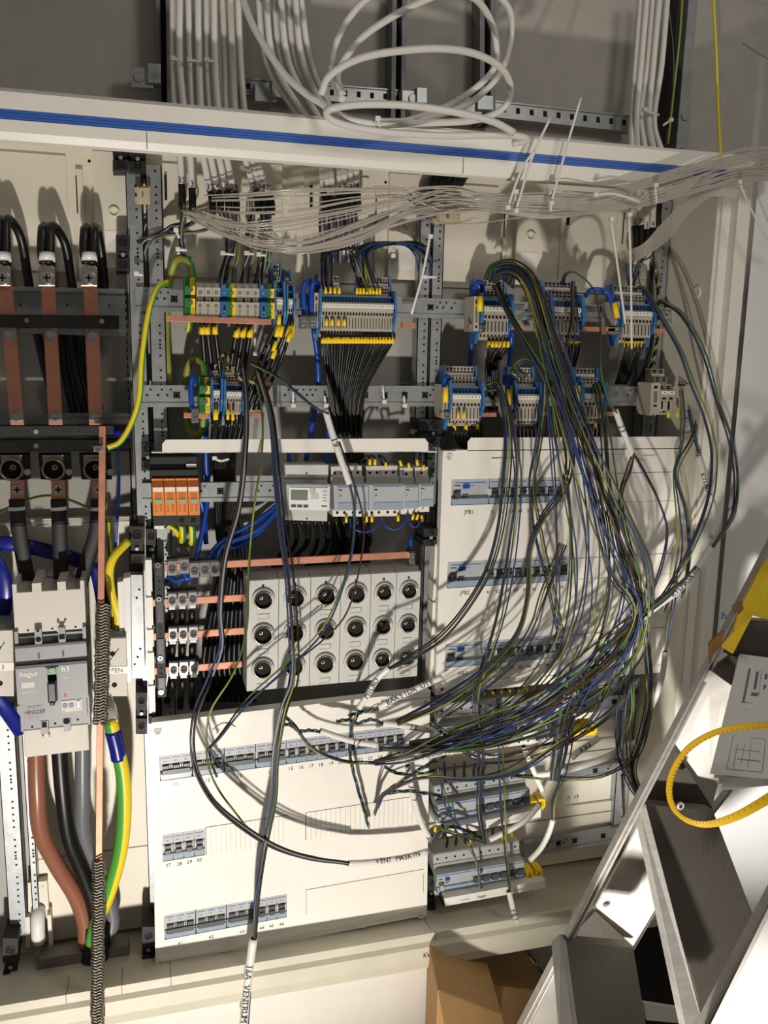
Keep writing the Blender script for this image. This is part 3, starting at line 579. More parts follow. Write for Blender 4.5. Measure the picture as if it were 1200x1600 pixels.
for i, (x, y) in enumerate([(269, 884), (288, 881), (304, 887), (320, 886), (336, 885)]): clamp(x, y + 4, 15, 24, 118, f'{ORD[i]} chrome clamp from the left in the top clamp row', wire=False)
for rn, y0 in (('second', 938), ('third', 992), ('bottom', 1046)):
    for i in range(3): clamp(269 + i * 16 + (y0 - 938) * .02, y0 - i * 1.2, 14, 22, 118, f'{ORD[i]} chrome clamp from the left in the {rn} clamp row')
clamp(644, 873, 9, 20, 118, 'small chrome clamp at the right end of the long copper bar', wire=False)
clamp(475, 504, 12, 20, 130, 'left one of two chrome clamps under the blue cable loops', wire=False); clamp(489, 504, 12, 20, 130, 'right one of two chrome clamps under the blue cable loops', wire=False)
clamp(305, 650, 12, 22, 138, 'chrome clamp on the short copper bar under the lower earth terminal', wire=False)
for x, y, l in ((754, 513, 'upper strip right of the middle rails'), (966, 517, 'rightmost upper strip'), (698, 650, 'lower strip right of the middle rails'), (802, 650, 'lower strip beneath the wires'), (911, 648, 'lower strip, centre of the right field')): clamp(x, y, 9, 13, 128, f'small chrome clamp under the left end of the {l}', wire=False)
# ================================================================ surge arresters
PS = Patch((237, 755), (311, 754), (239, 806), (313, 805), 150)
base = MB(); PS.box(base, -.02, 1.0, -.72, -.35, -.08, -.03, 'black_matt'); PS.box(base, -.02, 1.0, -.35, 0, -.08, -.018, 'black_matt'); PS.box(base, .0, 1.0, 1.0, 1.32, -.08, -.003, 'black_matt'); PS.box(base, 0, 1, 0, 1, -.08, -.02, 'black_matt')
t = thing('black_base_unit', 'black base that the four orange surge arresters plug into', 'surge protector', PS.p(.5, 1.3, -.08)); link('body', base, t, bevel=.0008)
for q in (.6, .85): m = MB(); PS.disc(m, q, 1.16, .0045, -.003, -.002, 'hole'); link('screw_hole', m, t)
m = MB(); PS.box(m, .02, .22, 1.32, 1.42, -.02, -.002, 'white'); link('label', m, t); m = MB(); PS.box(m, .76, .98, -.5, -.4, -.03, -.027, 'white'); link('label', m, t)
for i in range(4):
    a = i * .25; t = thing('surge_arrester', f'{ORD[i]} orange surge arrester from the left with a green window', 'surge arrester', PS.p(a + .12, 1, -.02), 'orange surge arresters')
    m = MB(); PS.box(m, a + .005, a + .245, .12, 1, -.02, 0, 'orange'); m.prism([PS.p(a + .005, .12, 0), PS.p(a + .005, -.12, -.02), PS.p(a + .005, .12, -.02)], PS.p(a + .245, 0) - PS.p(a + .005, 0), 'orange'); PS.box(m, a + .005, a + .245, -.1, .12, -.025, -.012, 'orange')
    link('body', m, t, bevel=.0005)
    m = MB(); PS.box(m, a + .02, a + .23, .13, .26, 0, .001, 'white'); link('label', m, t)
    m = MB(); PS.box(m, a + .05, a + .2, .50, .60, 0, .002, 'mint'); link('status_window', m, t, label='small green window')
    m = MB()
    for v in (.31, .36, .40, .44): PS.box(m, a + .06, a + .2, v, v + .012, 0, .0004, 'brown')
    for v in (.68, .74, .80, .86): PS.box(m, a + .04, a + .1, v, v + .015, 0, .0004, 'brown'); PS.box(m, a + .15, a + .2, v - .02, v, 0, .0004, 'brown')
    link('printed_marks', m, t)
# ================================================================ meter and contactors
def module(tl, tr, bl, br, name, label, cat, grp, fn):
    P = Patch(tl, tr, bl, br, 142); t = thing(name, label, cat, P.p(.5, 1, -.07), grp); fn(P, t); return t
def meter(P, t):
    m = MB(); P.box(m, 0, 1, 0, .22, -.07, -.02, 'fuse'); P.box(m, 0, 1, .22, .32, -.07, -.028, 'fuse'); P.box(m, 0, 1, .32, .79, -.07, 0, 'breaker'); P.box(m, 0, .98, .79, 1, -.07, -.014, 'fuse'); P.disc(m, .5, .15, .0018, -.02, -.0195, 'hole'); P.disc(m, .5, .96, .0018, -.014, -.0135, 'hole'); link('body', m, t, bevel=.001)
    m = MB(); P.box(m, .06, .98, .35, .78, 0, .0012, 'white_gloss'); P.box(m, .08, .95, .365, .375, .0012, .0016, 'blue_stripe'); link('front_plate', m, t)
    m = MB(); P.box(m, .10, .48, .42, .60, .0012, .002, 'ink_soft'); P.box(m, .12, .46, .435, .59, .002, .0024, 'lcd'); link('screen', m, t, label='grey green display')
    for k in range(3): m = MB(); P.box(m, .10 + k * .14, .21 + k * .14, .69, .73, .0012, .003, 'toggle'); link('button', m, t)
    m = MB(); P.text(m, 'CE', .59, .45, .009, d=.0016)
    for v in (.47, .5, .53, .56): P.box(m, .55, .70 + (v * 37 % 1) * .06, v, v + .008, .0012, .0015, 'ink_soft')
    for v in (.43, .5, .55, .6): P.box(m, .82, .92, v, v + .01, .0012, .0015, 'ink_soft')
    P.box(m, .8, .93, .69, .71, .0012, .0015, 'ink'); link('printed_marks', m, t)
module((447, 729), (517, 729), (448, 815), (515, 817), 'energy_meter', 'grey energy meter with a small display left of the contactors', 'energy meter', None, meter)
def contactor(P, t):
    w = P.W > .04; m = MB(); P.box(m, .05, .95, 0, .2, -.07, -.03, 'fuse'); P.box(m, .02, .98, .2, .32, -.07, -.024, 'grey_paint'); P.box(m, 0, 1, .32, .82, -.07, 0, 'breaker'); P.box(m, .02, .95, .82, .98, -.07, -.02, 'white')
    qs = (.15, .36, .62, .82) if w else (.5,)
    for q in qs: P.disc(m, q, .13, .0027, -.03, -.0295, 'hole'); P.disc(m, q, .9, .0027 if w else .002, -.02, -.0195, 'hole' if w else 'zinc')
    link('body', m, t, bevel=.0008)
    m = MB(); P.box(m, .1, .98, .34, .80, 0, .0015, 'breaker'); P.box(m, .13, .95, .35, .36, .0015, .0019, 'blue_stripe'); P.box(m, .14, .24 if w else .35, .40, .425, .0015, .0019, 'ink'); P.box(m, .16, .22, .5, .54, .0015, .0018, 'ink_soft'); link('front_plate', m, t)
    m = MB(); P.box(m, .12, .96, .66, .79, .0015, .0028, 'breaker_window'); link('label_window', m, t)
module((520, 733), (575, 731), (523, 812), (576, 812), 'contactor', 'left one of two wide grey contactors right of the energy meter', 'contactor', 'contactors', contactor)
module((576, 732), (631, 731), (577, 812), (631, 811), 'contactor', 'right one of two wide grey contactors right of the energy meter', 'contactor', 'contactors', contactor)
module((631, 735), (654, 734), (631, 808), (653, 808), 'impulse_relay', 'left one of two slim relays at the end of the meter row', 'relay', 'slim relays', contactor)
module((655, 734), (678, 733), (654, 805), (677, 804), 'impulse_relay', 'right one of two slim relays at the end of the meter row', 'relay', 'slim relays', contactor)
# ================================================================ fuse bases
tops = [386, 436, 486, 533, 580, 620, 658]
def ln(a, b, t): return a + (b - a) * t
for i in range(6):
    x0, x1 = tops[i], tops[i + 1]; s0, s1 = (x0 - 386) / 272, (x1 - 386) / 272
    P = Patch((x0 + .5, ln(907, 892, s0)), (x1 - .5, ln(907, 892, s1)), (ln(385, 652, s0) + .5, ln(1081, 1057, s0)), (ln(385, 652, s1) - .5, ln(1081, 1057, s1)), 138)
    big = i < 4; t = thing('fuse_holder', f'{ORD[i]} white fuse holder from the left with three {"large" if big else "small"} empty round sockets', 'fuse holder', P.p(.5, 1, -.06), 'fuse holders side by side')
    m = MB(); P.box(m, 0, 1, .005, .995, -.06, -.0, 'fuse'); P.box(m, .0, 1, -.025, .005, -.06, -.012, 'grey_paint'); P.box(m, .46, .54, .045, .065, 0, .0006, 'hole')
    for v in (.325, .64, .955): P.box(m, .32, .68, v - .02, v + .018, 0, .0015, 'fuse'); P.box(m, .32, .68, v + .018, v + .022, 0, .0016, 'ink_soft'); P.box(m, .68, .70, v - .02, v + .018, 0, .0016, 'ink_soft')
    link('body', m, t)
    for v in (.175, .49, .80):
        m = MB(); r = .0165 if big else .0145; c = P.p(.5, v, 0)
        m.ring(c, (0, -1, 0), r, r + .004, .005, 'fuse', 28); m.ring(c + Vector((0, -.004, 0)), (0, -1, 0), r - .0016, r, .004, 'nickel', 28); m.cyl(c, c + Vector((0, -.001, 0)), r, 'hole', 28)
        m.ring(c + Vector((-.003, -.0012, .003)), (0, -1, 0), .0016, .0036, .001, 'nickel', 12); link('socket', m, t, label='empty round screw socket with a metal ring')
# ================================================================ open breaker rows at the lower right
WH = ['top', 'middle', 'bottom']
for r, (tl, tr, bl, br, n) in enumerate([((688, 1110), (898, 1086), (690, 1188), (895, 1160), 10), ((683, 1238), (827, 1213), (687, 1297), (829, 1272), 6), ((682, 1346), (818, 1324), (684, 1409), (820, 1384), 6)]):
    P = Patch(tl, tr, bl, br, 132); tot = 4 + n; u = 0
    for i in range(n + 1):
        w_ = 4 if i == 0 else 1; a, b = u / tot + .001, (u + w_) / tot - .001; u += w_; rc = i == 0
        lab = f'residual current breaker with a blue button at the left of the {WH[r]} open row' if rc else f'{ORD[i]} single breaker right of the blue button device in the {WH[r]} open row'
        t = thing('circuit_breaker', lab, 'residual current breaker' if rc else 'circuit breaker', P.p((a + b) / 2, 1, -.07), f'breakers in the {WH[r]} open row')
        m = MB(); P.box(m, a, b, 0, .22, -.07, -.022, 'breaker'); P.box(m, a, b, -.02, 0.0, -.07, -.023, 'grey_paint'); P.box(m, a, b, .22, .34, -.07, -.02, 'grey_paint'); P.box(m, a, b, .34, .52, -.07, 0, 'breaker'); P.box(m, a, b, .52, .68, -.07, -.006, 'breaker'); P.box(m, a, b, .68, .84, -.07, -.002, 'breaker_window'); P.box(m, a, b, .84, 1, -.07, -.018, 'white')
        P.box(m, a + .004, b - .004, .37, .385, 0, .0005, 'blue_stripe')
        for q in range(w_): 
            c = a + (q + .5) * (b - a) / w_; P.disc(m, c, .11, .0024, -.022, -.0215, 'hole', 10); P.disc(m, c, .93, .0024, -.018, -.0175, 'hole', 10)
        link('body', m, t)
        m = MB()
        if rc:
            P.box(m, a + .09, a + .14, .43, .51, 0, .002, 'blue'); link('test_button', m, t, label='small blue push button'); m = MB(); P.box(m, a + .02, a + .06, .58, .7, -.006, .007, 'terminal'); link('toggle', m, t); m = MB(); P.box(m, a + .02, a + .06, .45, .47, 0, .0006, 'ink'); P.box(m, a + .1, a + .14, .6, .615, -.006, -.0054, 'ink'); link('printed_marks', m, t)
        else:
            P.box(m, a + .012, b - .012, .53, .66, -.006, .006, 'toggle'); link('toggle', m, t); m = MB(); P.box(m, b - .008, b - .002, .52, .68, -.006, .002, 'white_gloss'); link('lever_guard', m, t)
for (tl, tr, bl, br, lab) in [((697, 1295), (845, 1264), (699, 1307), (845, 1277), 'white busbar cover strip with a brand word under the middle open breaker row'), ((694, 1404), (852, 1375), (696, 1416), (852, 1387), 'white busbar cover strip with a brand word under the bottom open breaker row')]:
    P = Patch(tl, tr, bl, br, 150); m = MB(); P.box(m, 0, 1, 0, 1, -.03, 0, 'white'); P.text(m, ':hager', .36, .72, .009); P.text(m, '40 1990 L', .2, .7, .005, 'ink_soft'); P.text(m, 'Connection 40 100 200', .68, .66, .004, 'ink_soft')
    P.box(m, -.02, 0, 0, 1, -.02, -.003, 'black'); one('busbar_cover', m, lab, 'cover strip', 'white busbar cover strips', bevel=.0006)
k = 0
for (x, y, w_, h) in [(829, 1252, 10, 13), (842, 1249, 10, 13), (823, 1361, 11, 13), (837, 1359, 11, 13), (897, 1134, 16, 14), (913, 1132, 20, 14)]:
    P = Patch((x, y), (x + w_, y - .5), (x, y + h), (x + w_, y + h - .5), 132); m = MB(); P.box(m, 0, 1, 0, 1, -.03, 0, 'tag_yellow'); P.box(m, .05, .95, 1, 1.35, -.03, -.004, 'strap'); m.prism([P.p(.5, .25, .0006), P.p(.75, .75, .0006), P.p(.25, .75, .0006)], (0, -.0004, 0), 'ink'); m.prism([P.p(.5, .4, .0011), P.p(.65, .69, .0011), P.p(.35, .69, .0011)], (0, -.0002, 0), 'tag_yellow')
    one('warning_cap', m, f'{["left", "right"][k % 2]} yellow warning cap with a triangle at the right end of the {["middle", "bottom", "top"][k // 2]} open row', 'busbar end cap', 'yellow warning caps'); k += 1
# ================================================================ left field: busbars, lugs, fuse bases, main breaker
def pbox(name, x0, y0, x1, y1, mm, dep, mat, label, cat, grp=None, bevel=.0006):
    P = Patch((x0, y0), (x1, y0), (x0, y1), (x1, y1), mm); m = MB(); P.box(m, 0, 1, 0, 1, -dep, 0, mat); return one(name, m, label, cat, grp, bevel), P
LN = ['leftmost', 'middle', 'right']
for i, (a, b) in enumerate([((8, 440), (27, 664)), ((75, 442), (87, 664)), ((141, 444), (150, 664))]):
    A = [at(a[0] - 11, a[1], -.10), at(a[0] + 11, a[1], -.10), at(b[0] + 11, b[1], -.10), at(b[0] - 11, b[1], -.10)]
    t = thing('vertical_busbar', f'{LN[i]} wide vertical copper busbar behind the clear cover', 'busbar', (A[3] + A[2]) / 2, 'wide vertical copper busbars')
    m = MB(); m.prism(A, (0, .006, 0), 'copper'); link('bar', m, t, bevel=.0008)
    for v in (.36, .945):
        m = MB(); c = (A[0] + A[1]) / 2 * (1 - v) + (A[2] + A[3]) / 2 * v; m.cyl(c, c + Vector((0, -.0015, 0)), .0095, 'zinc', 24); m.cyl(c, c + Vector((0, -.0065, 0)), .0065, 'chrome', 6); m.cyl(c, c + Vector((0, -.009, 0)), .0035, 'chrome', 12); link('hex_bolt', m, t, label='zinc hexagon bolt with washer')
    # lug
    x = [4, 73, 139][i]; y = 430; P = Patch((x - 13, y - 15), (x + 13, y - 15), (x - 13, y + 17), (x + 13, y + 17), 112); t = thing('cable_lug', f'{LN[i]} chrome box lug on top of a vertical copper busbar', 'cable lug', P.p(.5, 1), 'chrome box lugs')
    m = MB(); m.prism([P.p(0, .12), P.p(.15, 0), P.p(.85, 0), P.p(1, .12), P.p(1, 1), P.p(0, 1)], (0, .02, 0), 'nickel'); link('body', m, t, bevel=.001)
    m = MB(); screw(m, P.p(.5, .6, 0), .0095, 'chrome'); m.ring(P.p(.5, .6, 0), (0, -1, 0), .0095, .0115, .002, 'nickel'); link('screw', m, t)
m = MB(); P = Patch((-30, 491), (186, 493), (-30, 511), (186, 514), 108); P.box(m, 0, 1, 0, 1, -.012, 0, 'black_matt'); 
for u in (.325, .87): screw(m, P.p(u, .45, 0), .004, 'zinc', False)
screw(m, P.p(1.02, 1.1, -.006), .006, 'zinc', False); one('insulating_bar', m, 'upper dark insulating bar clamping the three copper busbars', 'insulating bar', bevel=.001)
for y0, y1, l in ((666, 683, 'upper'), (688, 706, 'lower')):
    m = MB(); P = Patch((-30, y0), (204, y0 - 1), (-30, y1), (204, y1 - 1), 100); P.box(m, 0, 1, 0, 1, -.03, 0, 'black_matt')
    for u in (.36,): screw(m, P.p(u, .5, 0), .004, 'zinc', False)
    for u in (.24, .3, .58, .65): P.disc(m, u, .5, .0016, 0, .0004, 'hole')
    one('insulating_bar', m, f'{l} one of the two dark insulating bars below the vertical busbars', 'insulating bar', bevel=.001)
for i, x in enumerate((18, 83, 147)):
    P = Patch((x - 24, 710), (x + 26, 710), (x - 20, 750), (x + 28, 750), 96); c = P.p(.48, .55, .0)
    t = thing('fuse_socket', f'{LN[i]} round metal fuse socket behind the clear cover', 'fuse socket', P.p(.5, 1), 'round metal fuse sockets')
    m = MB(); P.box(m, 0, 1, 0, 1.0, -.03, -.004, 'black_matt'); link('base', m, t, bevel=.001)
    m = MB(); P.box(m, .12, .8, .02, .9, -.02, .0, 'nickel'); link('contact_plate', m, t, bevel=.002)
    m = MB(); m.ring(c, (0, -1, 0), .0155, .0185, .018, 'nickel', 32); m.cyl(c, c + Vector((0, -.001, 0)), .0155, 'hole', 28); m.ring(c + Vector((.001, -.0015, .002)), (0, -1, 0), .0022, .0055, .001, 'nickel', 8); link('screw_shell', m, t)
    m = MB(); screw(m, P.p(.95, .68, 0), .0055, 'chrome', False); link('screw', m, t)
    x2 = (27, 91, 155)[i]; P = Patch((x2 - 11, 750), (x2 + 11, 750), (x2 - 11, 785), (x2 + 11, 785), 104); m = MB(); P.box(m, 0, 1, 0, 1, -.005, 0, 'copper'); t = thing('copper_tab', f'{LN[i]} copper tab with a cross screw below a fuse socket', 'copper tab', P.p(.5, 1), 'copper tabs with cross screws'); link('tab', m, t, bevel=.0008); m = MB(); screw(m, P.p(.5, .42, 0), .0085, 'chrome'); link('screw', m, t)
# clear cover
def clear(tl, tr, bl, br, mm, label):
    P = Patch(tl, tr, bl, br, mm); m = MB(); P.box(m, 0, 1, 0, 1, -.0015, 0, 'clear'); P.box(m, .992, 1, 0, 1, -.03, 0, 'clear'); P.box(m, 0, 1, .988, 1, -.03, 0, 'clear'); return one('clear_cover', m, label, 'clear cover', 'clear plastic guards')
clear((-60, 452), (197, 456), (-60, 656), (203, 655), 118, 'clear plastic guard in front of the vertical copper busbars')
clear((-60, 706), (204, 700), (-60, 826), (208, 814), 126, 'clear plastic guard in front of the round fuse sockets')
bar((160, 666), (152, 1640), .0105, (152, 236), 'long thin vertical copper bar with two woven metal braids', name='neutral_bar')
# braids
def braid(x0, y0, x1, y1, w_, label, mmb):
    m = MB(); n = int((y1 - y0) / 4.6)
    for i in range(n + 1):
        t = i / n; mm = mmb[0] + (mmb[1] - mmb[0]) * t; cx = x0 + (x1 - x0) * t + R_.uniform(-1.2, 1.2); cy = y0 + (y1 - y0) * t; j = R_.uniform(-1, 1)
        pts = [at(cx - w_, cy + 1.5 + j, -(mm - 13) * .001), at(cx - w_ * .95, cy - 1, -(mm - 2) * .001), at(cx - w_ * .3, cy + 1.4, -mm * .001), at(cx + w_ * .35, cy - 1.8, -mm * .001), at(cx + w_ * .8, cy + .5, -(mm - 1) * .001), at(cx + w_, cy + 2.5, -(mm - 13) * .001)]
        m.tube(cr(pts, 3), .0013, 'chrome', 6) if 0 else m.tube(cr(pts, 3), .0016, 'steel', 6); pts = [at(cx - w_, cy + 3.8, -(mm - 6) * .001), at(cx, cy + 4.5, -(mm - 2) * .001), at(cx + w_, cy + 4, -(mm - 8) * .001)]; m.tube(cr(pts, 3), .0016, 'nickel', 6)
    m.tube([at(x0, y0, -(mmb[0] - 12) * .001), at(x1, y1, -(mmb[1] - 12) * .001)], .0072, 'zinc_dark', 12)
    return one('metal_braid', m, label, 'metal braid', 'woven metal braids')
braid(162, 946, 157, 1127, 10.5, 'upper woven metal braid wrapped round the thin copper bar beside the main breaker', (184, 198)); braid(155, 1348, 152, 1600, 9.5, 'lower woven metal braid hanging over the bottom rim at the left', (222, 246))
clamp(153, 701, 14, 9, 166, 'small clamp joining the green and yellow cable to the thin copper bar', wire=False)
# main breaker
P = Patch((17, 932), (131, 925), (33, 1193), (142, 1180), 178); D = -.12
t = thing('main_breaker', 'large grey moulded case main breaker with a black lever at the lower left', 'main circuit breaker', P.p(.5, 1, D))
m = MB(); P.box(m, 0, 1, 0, .24, D, -.02, 'mccb_cover'); P.box(m, .0, .06, -.05, 0, D, -.02, 'mccb_cover'); P.box(m, .27, .40, -.05, 0, D, -.02, 'mccb_cover'); P.box(m, .62, .74, -.05, 0, D, -.02, 'mccb_cover'); P.box(m, .94, 1, -.05, 0, D, -.02, 'mccb_cover')
for u in (.18, .52, .85): P.disc(m, u, .225, .0018, -.02, -.0195, 'hole')
link('upper_terminal_cover', m, t, bevel=.0015)
m = MB(); P.box(m, .03, .97, .83, 1, D, -.02, 'mccb_cover'); link('lower_terminal_cover', m, t, bevel=.0015)
m = MB(); P.box(m, 0, 1, .24, .84, D, -.022, 'mccb'); P.box(m, .0, 1, .30, .41, D, -.008, 'mccb'); P.box(m, 0, 1, .30, .315, D, -.007, 'mccb_dark'); P.box(m, 0, 1, .41, .64, D, 0, 'mccb'); P.box(m, 0, 1, .41, .428, D, .0005, 'mccb_dark'); P.box(m, .08, .97, .64, .76, D, -.006, 'mccb')
P.box(m, .31, .34, .35, .385, -.008, -.0075, 'mccb_dark'); P.box(m, .65, .68, .35, .385, -.008, -.0075, 'mccb_dark'); P.box(m, .30, .70, .405, .41, -.008, -.007, 'mccb_dark')
for u in (.0, .24, .30, .62, .67, .95): 
    if u in (.0, .95): P.box(m, u, u + .05, .22, .30, D, -.012, 'mccb')
for u in (.28, .61): P.box(m, u, u + .1, .21, .30, D, -.008, 'mccb')
P.disc(m, .33, .27, .0045, -.008, -.0072, 'hole'); P.box(m, .62, .70, .25, .28, -.008, -.0072, 'hole'); P.box(m, .31, .35, .21, .225, -.008, -.0072, 'hole')
P.box(m, .05, .28, .235, .265, -.022, -.0215, 'hole'); P.box(m, .38, .6, .235, .26, -.022, -.0215, 'hole'); P.box(m, .71, .94, .235, .255, -.022, -.0215, 'hole')
P.box(m, .29, .40, .77, .85, D, -.010, 'mccb'); P.box(m, .62, .72, .77, .85, D, -.010, 'mccb'); P.box(m, .31, .38, .775, .81, -.01, -.0095, 'hole'); P.disc(m, .665, .785, .0055, -.01, -.0095, 'hole')
for u, v in ((.16, .815), (.49, .81), (.82, .80)): P.disc(m, u, v, .002, -.022, -.0215, 'hole')
for k in range(9): P.box(m, .08 + k * .02, .09 + k * .02, .775, .778, -.022, -.0215, 'white'); P.box(m, .42 + k * .02, .43 + k * .02, .77, .773, -.022, -.0215, 'white'); P.box(m, .76 + k * .02, .77 + k * .02, .762, .765, -.022, -.0215, 'white')
P.text(m, ':hager', .17, .475, .0125, 'white', .0006); P.text(m, 'h3', .69, .465, .013, 'white', .0006); P.box(m, .07, .25, .51, .545, 0, .0004, 'mccb_cover'); P.box(m, .07, .25, .57, .573, 0, .0004, 'white'); P.box(m, .66, .74, .50, .503, 0, .0004, 'white'); P.box(m, .68, .72, .515, .518, 0, .0004, 'white')
P.box(m, .655, .69, .60, .62, 0, .0006, 'red'); P.box(m, .12, .33, .665, .745, -.006, -.0052, 'grey_cable'); P.text(m, 'HNS250', .23, .712, .009, 'ink', -.0048)
link('housing', m, t, bevel=.0008)
m = MB(); P.box(m, .41, .60, .43, .635, 0, .003, 'mccb'); P.box(m, .44, .57, .435, .63, .003, .0035, 'hole'); link('lever_frame', m, t)
m = MB(); P.box(m, .44, .57, .435, .475, .0035, .005, 'green'); P.text(m, 'O', .505, .455, .009, 'white', .0055); P.text(m, 'OFF', .505, .473, .006, 'white', .0055); link('off_sign', m, t, label='green sign reading OFF')
m = MB(); P.box(m, .445, .565, .50, .62, .0, .022, 'black'); P.box(m, .47, .54, .61, .635, .0, .024, 'black'); link('lever', m, t, bevel=.002, label='black lever')
m = MB(); P.box(m, .61, .90, .65, .72, -.006, -.004, 'mccb_cover')
for u in (.66, .75): P.disc(m, u, .68, .0042, -.004, -.003, 'blue_wire')
P.box(m, .83, .875, .655, .705, -.004, -.003, 'blue_deep'); P.box(m, .84, .865, .66, .70, -.003, -.0027, 'white'); P.box(m, .63, .65, .71, .715, -.004, -.0037, 'red'); link('setting_dials', m, t, label='pale panel with two blue setting dials')
for u in (.60, .70, .30, .39):
    m = MB(); v = .19 if u > .5 else .84; 
    if u > .5: pts = [P.p(u, v + .05, -.012), P.p(u, v, -.012), P.p(u + .015, v - .006, -.012), P.p(u + .02, v + .01, -.012)]
    else: pts = [P.p(u, v, -.012), P.p(u, v + .05, -.012), P.p(u + .015, v + .05, -.012), P.p(u + .015, v + .03, -.012)]
    m.tube(pts, .0011, 'white_gloss', 6); link('wire_clip', m, t)
# side terminal blocks PEN
for (x0, y0, x1, y1, txt, lab) in [(166, 998, 197, 1088, 'PEN', 'grey terminal box marked PEN right of the main breaker'), (-14, 986, 20, 1088, '3', 'grey terminal box left of the main breaker, cut by the photo edge')]:
    P = Patch((x0, y0), (x1, y0 - 1), (x0 + 2, y1), (x1 + 2, y1), 150); t = thing('terminal_box', lab, 'terminal box', P.p(.5, 1, -.07), 'grey terminal boxes'); m = MB(); P.box(m, 0, 1, 0, 1, -.08, 0, 'mccb_cover'); P.box(m, -.04, .96, -.05, 0, -.08, -.01, 'mccb')
    P.disc(m, .3, .26, .0045, 0, .0006, 'hole'); P.disc(m, .36, .80, .0045, 0, .0006, 'hole'); m.tube([P.p(.1, .4, .001), P.p(.62, .17, .001)], .0006, 'hole', 5); link('body', m, t, bevel=.001)
    m = MB(); P.box(m, 0, 1.02, .48, .60, 0, .001, 'white'); P.text(m, txt, .5, .58, .011, 'ink_soft', .0015); link('label_band', m, t)
P = Patch((183, 905), (204, 900), (190, 1066), (206, 1064), 130); m = MB(); P.box(m, 0, .6, .03, 1, -.03, 0, 'white_gloss'); P.box(m, .45, 1, 0, 1, -.03, .006, 'white_gloss'); one('side_bracket', m, 'tall white bracket standing beside the PEN terminal box', 'bracket', bevel=.0008)
# latch at the bottom left
P = Patch((40, 1376), (78, 1372), (42, 1470), (84, 1466), 40); t = thing('panel_latch', 'white rounded panel latch at the bottom left beside the brown cable', 'latch', P.p(.5, 1)); m = MB(); P.box(m, .1, .9, 0, .5, -.01, .008, 'cream'); P.box(m, 0, .18, .5, 1, -.01, .02, 'cream'); P.box(m, .85, 1, .5, 1, -.01, .02, 'cream'); P.disc(m, .35, .12, .004, .008, .0085, 'terminal'); P.disc(m, .7, .08, .002, .008, .0085, 'terminal'); link('holder', m, t, bevel=.001)
m = MB(); m.tube(cr([P.p(.5, .44, .01), P.p(.5, .5, .024), P.p(.5, .65, .030), P.p(.5, .82, .028), P.p(.5, .92, .012)], 5), .0125, 'white_gloss', 18); link('knob', m, t)
# ================================================================ on the wall above
def wallrail(x0, y0, x1, y1, w_, mm, mat, label, dark=True):
    P = Patch((x0 - w_, y0), (x0 + w_, y0), (x1 - w_, y1), (x1 + w_, y1), mm); m = MB(); P.box(m, 0, .3, 0, 1, -.04, 0, mat); P.box(m, .7, 1, 0, 1, -.04, 0, mat); P.box(m, .3, .7, 0, 1, -.04, -.03, 'black_matt' if dark else mat)
    return one('cable_rail', m, label, 'cable rail', 'upright rails of the cable ladder')
wallrail(254, -40, 257, 172, 11, 50, 'zinc_dark', 'dark upright rail left of the white cables on the wall')
wallrail(625, -40, 622, 192, 11, 45, 'zinc_dark', 'dark upright rail behind the coiled white cable, centre')
wallrail(762, -40, 762, 192, 12, 45, 'zinc_dark', 'dark upright rail behind the coiled white cable, right')
P = Patch((1062, -20), (1090, -20), (1038, 240), (1070, 236), 50); m = MB(); P.box(m, 0, .1, 0, 1, -.04, 0, 'black_matt'); P.box(m, .1, .6, 0, .985, -.04, -.03, 'black_matt'); P.box(m, .5, 1, 0, .98, -.04, .004, 'zinc'); screw(m, P.p(.8, .78, .004), .009, 'zinc', False); one('cable_rail', m, 'upright zinc rail with dark inside at the right of the white cables', 'cable rail', 'upright rails of the cable ladder')
for (x0, y0, x1, y1, h, lab) in [(378, 122, 654, 143, 26, 'slotted crossbar on the wall left of the coil'), (712, 151, 986, 181, 26, 'slotted crossbar on the wall right of the coil')]:
    P = Patch((x0, y0), (x1, y1), (x0, y0 + h), (x1, y1 + h), 30); m = MB(); P.box(m, 0, 1, 0, 1, -.004, 0, 'zinc'); P.box(m, 0, 1, 0, .08, -.02, .003, 'zinc'); P.box(m, 0, 1, .92, 1, -.02, .003, 'zinc')
    n = 13
    for i in range(n): P.box(m, (i + .3) / n, (i + .58) / n, .28, .62, 0, .0006, 'hole')
    one('slotted_crossbar', m, lab, 'crossbar', 'slotted crossbars on the wall')
for (x, y, w_, h, bx, lab) in [(205, 104, 34, 32, .35, 'zinc bracket with a bolt at the left wall rail'), (628, 140, 28, 26, .6, 'zinc bracket with a bolt at the centre wall rail'), (712, 152, 42, 24, .2, 'zinc bracket at the right wall rail behind the coil'), (398, 128, 34, 30, .7, 'zinc bracket among the white cables')]:
    P = Patch((x, y), (x + w_, y + 2), (x, y + h), (x + w_, y + h + 2), 56); m = MB(); P.box(m, 0, 1, 0, 1, -.02, 0, 'zinc'); P.box(m, .75, 1.35, -.15, .8, -.02, .008, 'zinc'); screw(m, P.p(bx, .5, 0), .008, 'zinc', False); one('rail_clamp_bracket', m, lab, 'bracket', 'zinc brackets on the wall rails', bevel=.001)
# ================================================================ cables
def cable(name, pts, r, mat, label, cat='cable', group=None, Y=None, mat2=None, twist=0, n=8, share=3, flat=None, loc=None):
    m = MB(); m.tube(px(pts, Y), r, mat, n, mat2, twist, share, flat=flat); return one(name, m, label, cat, group)
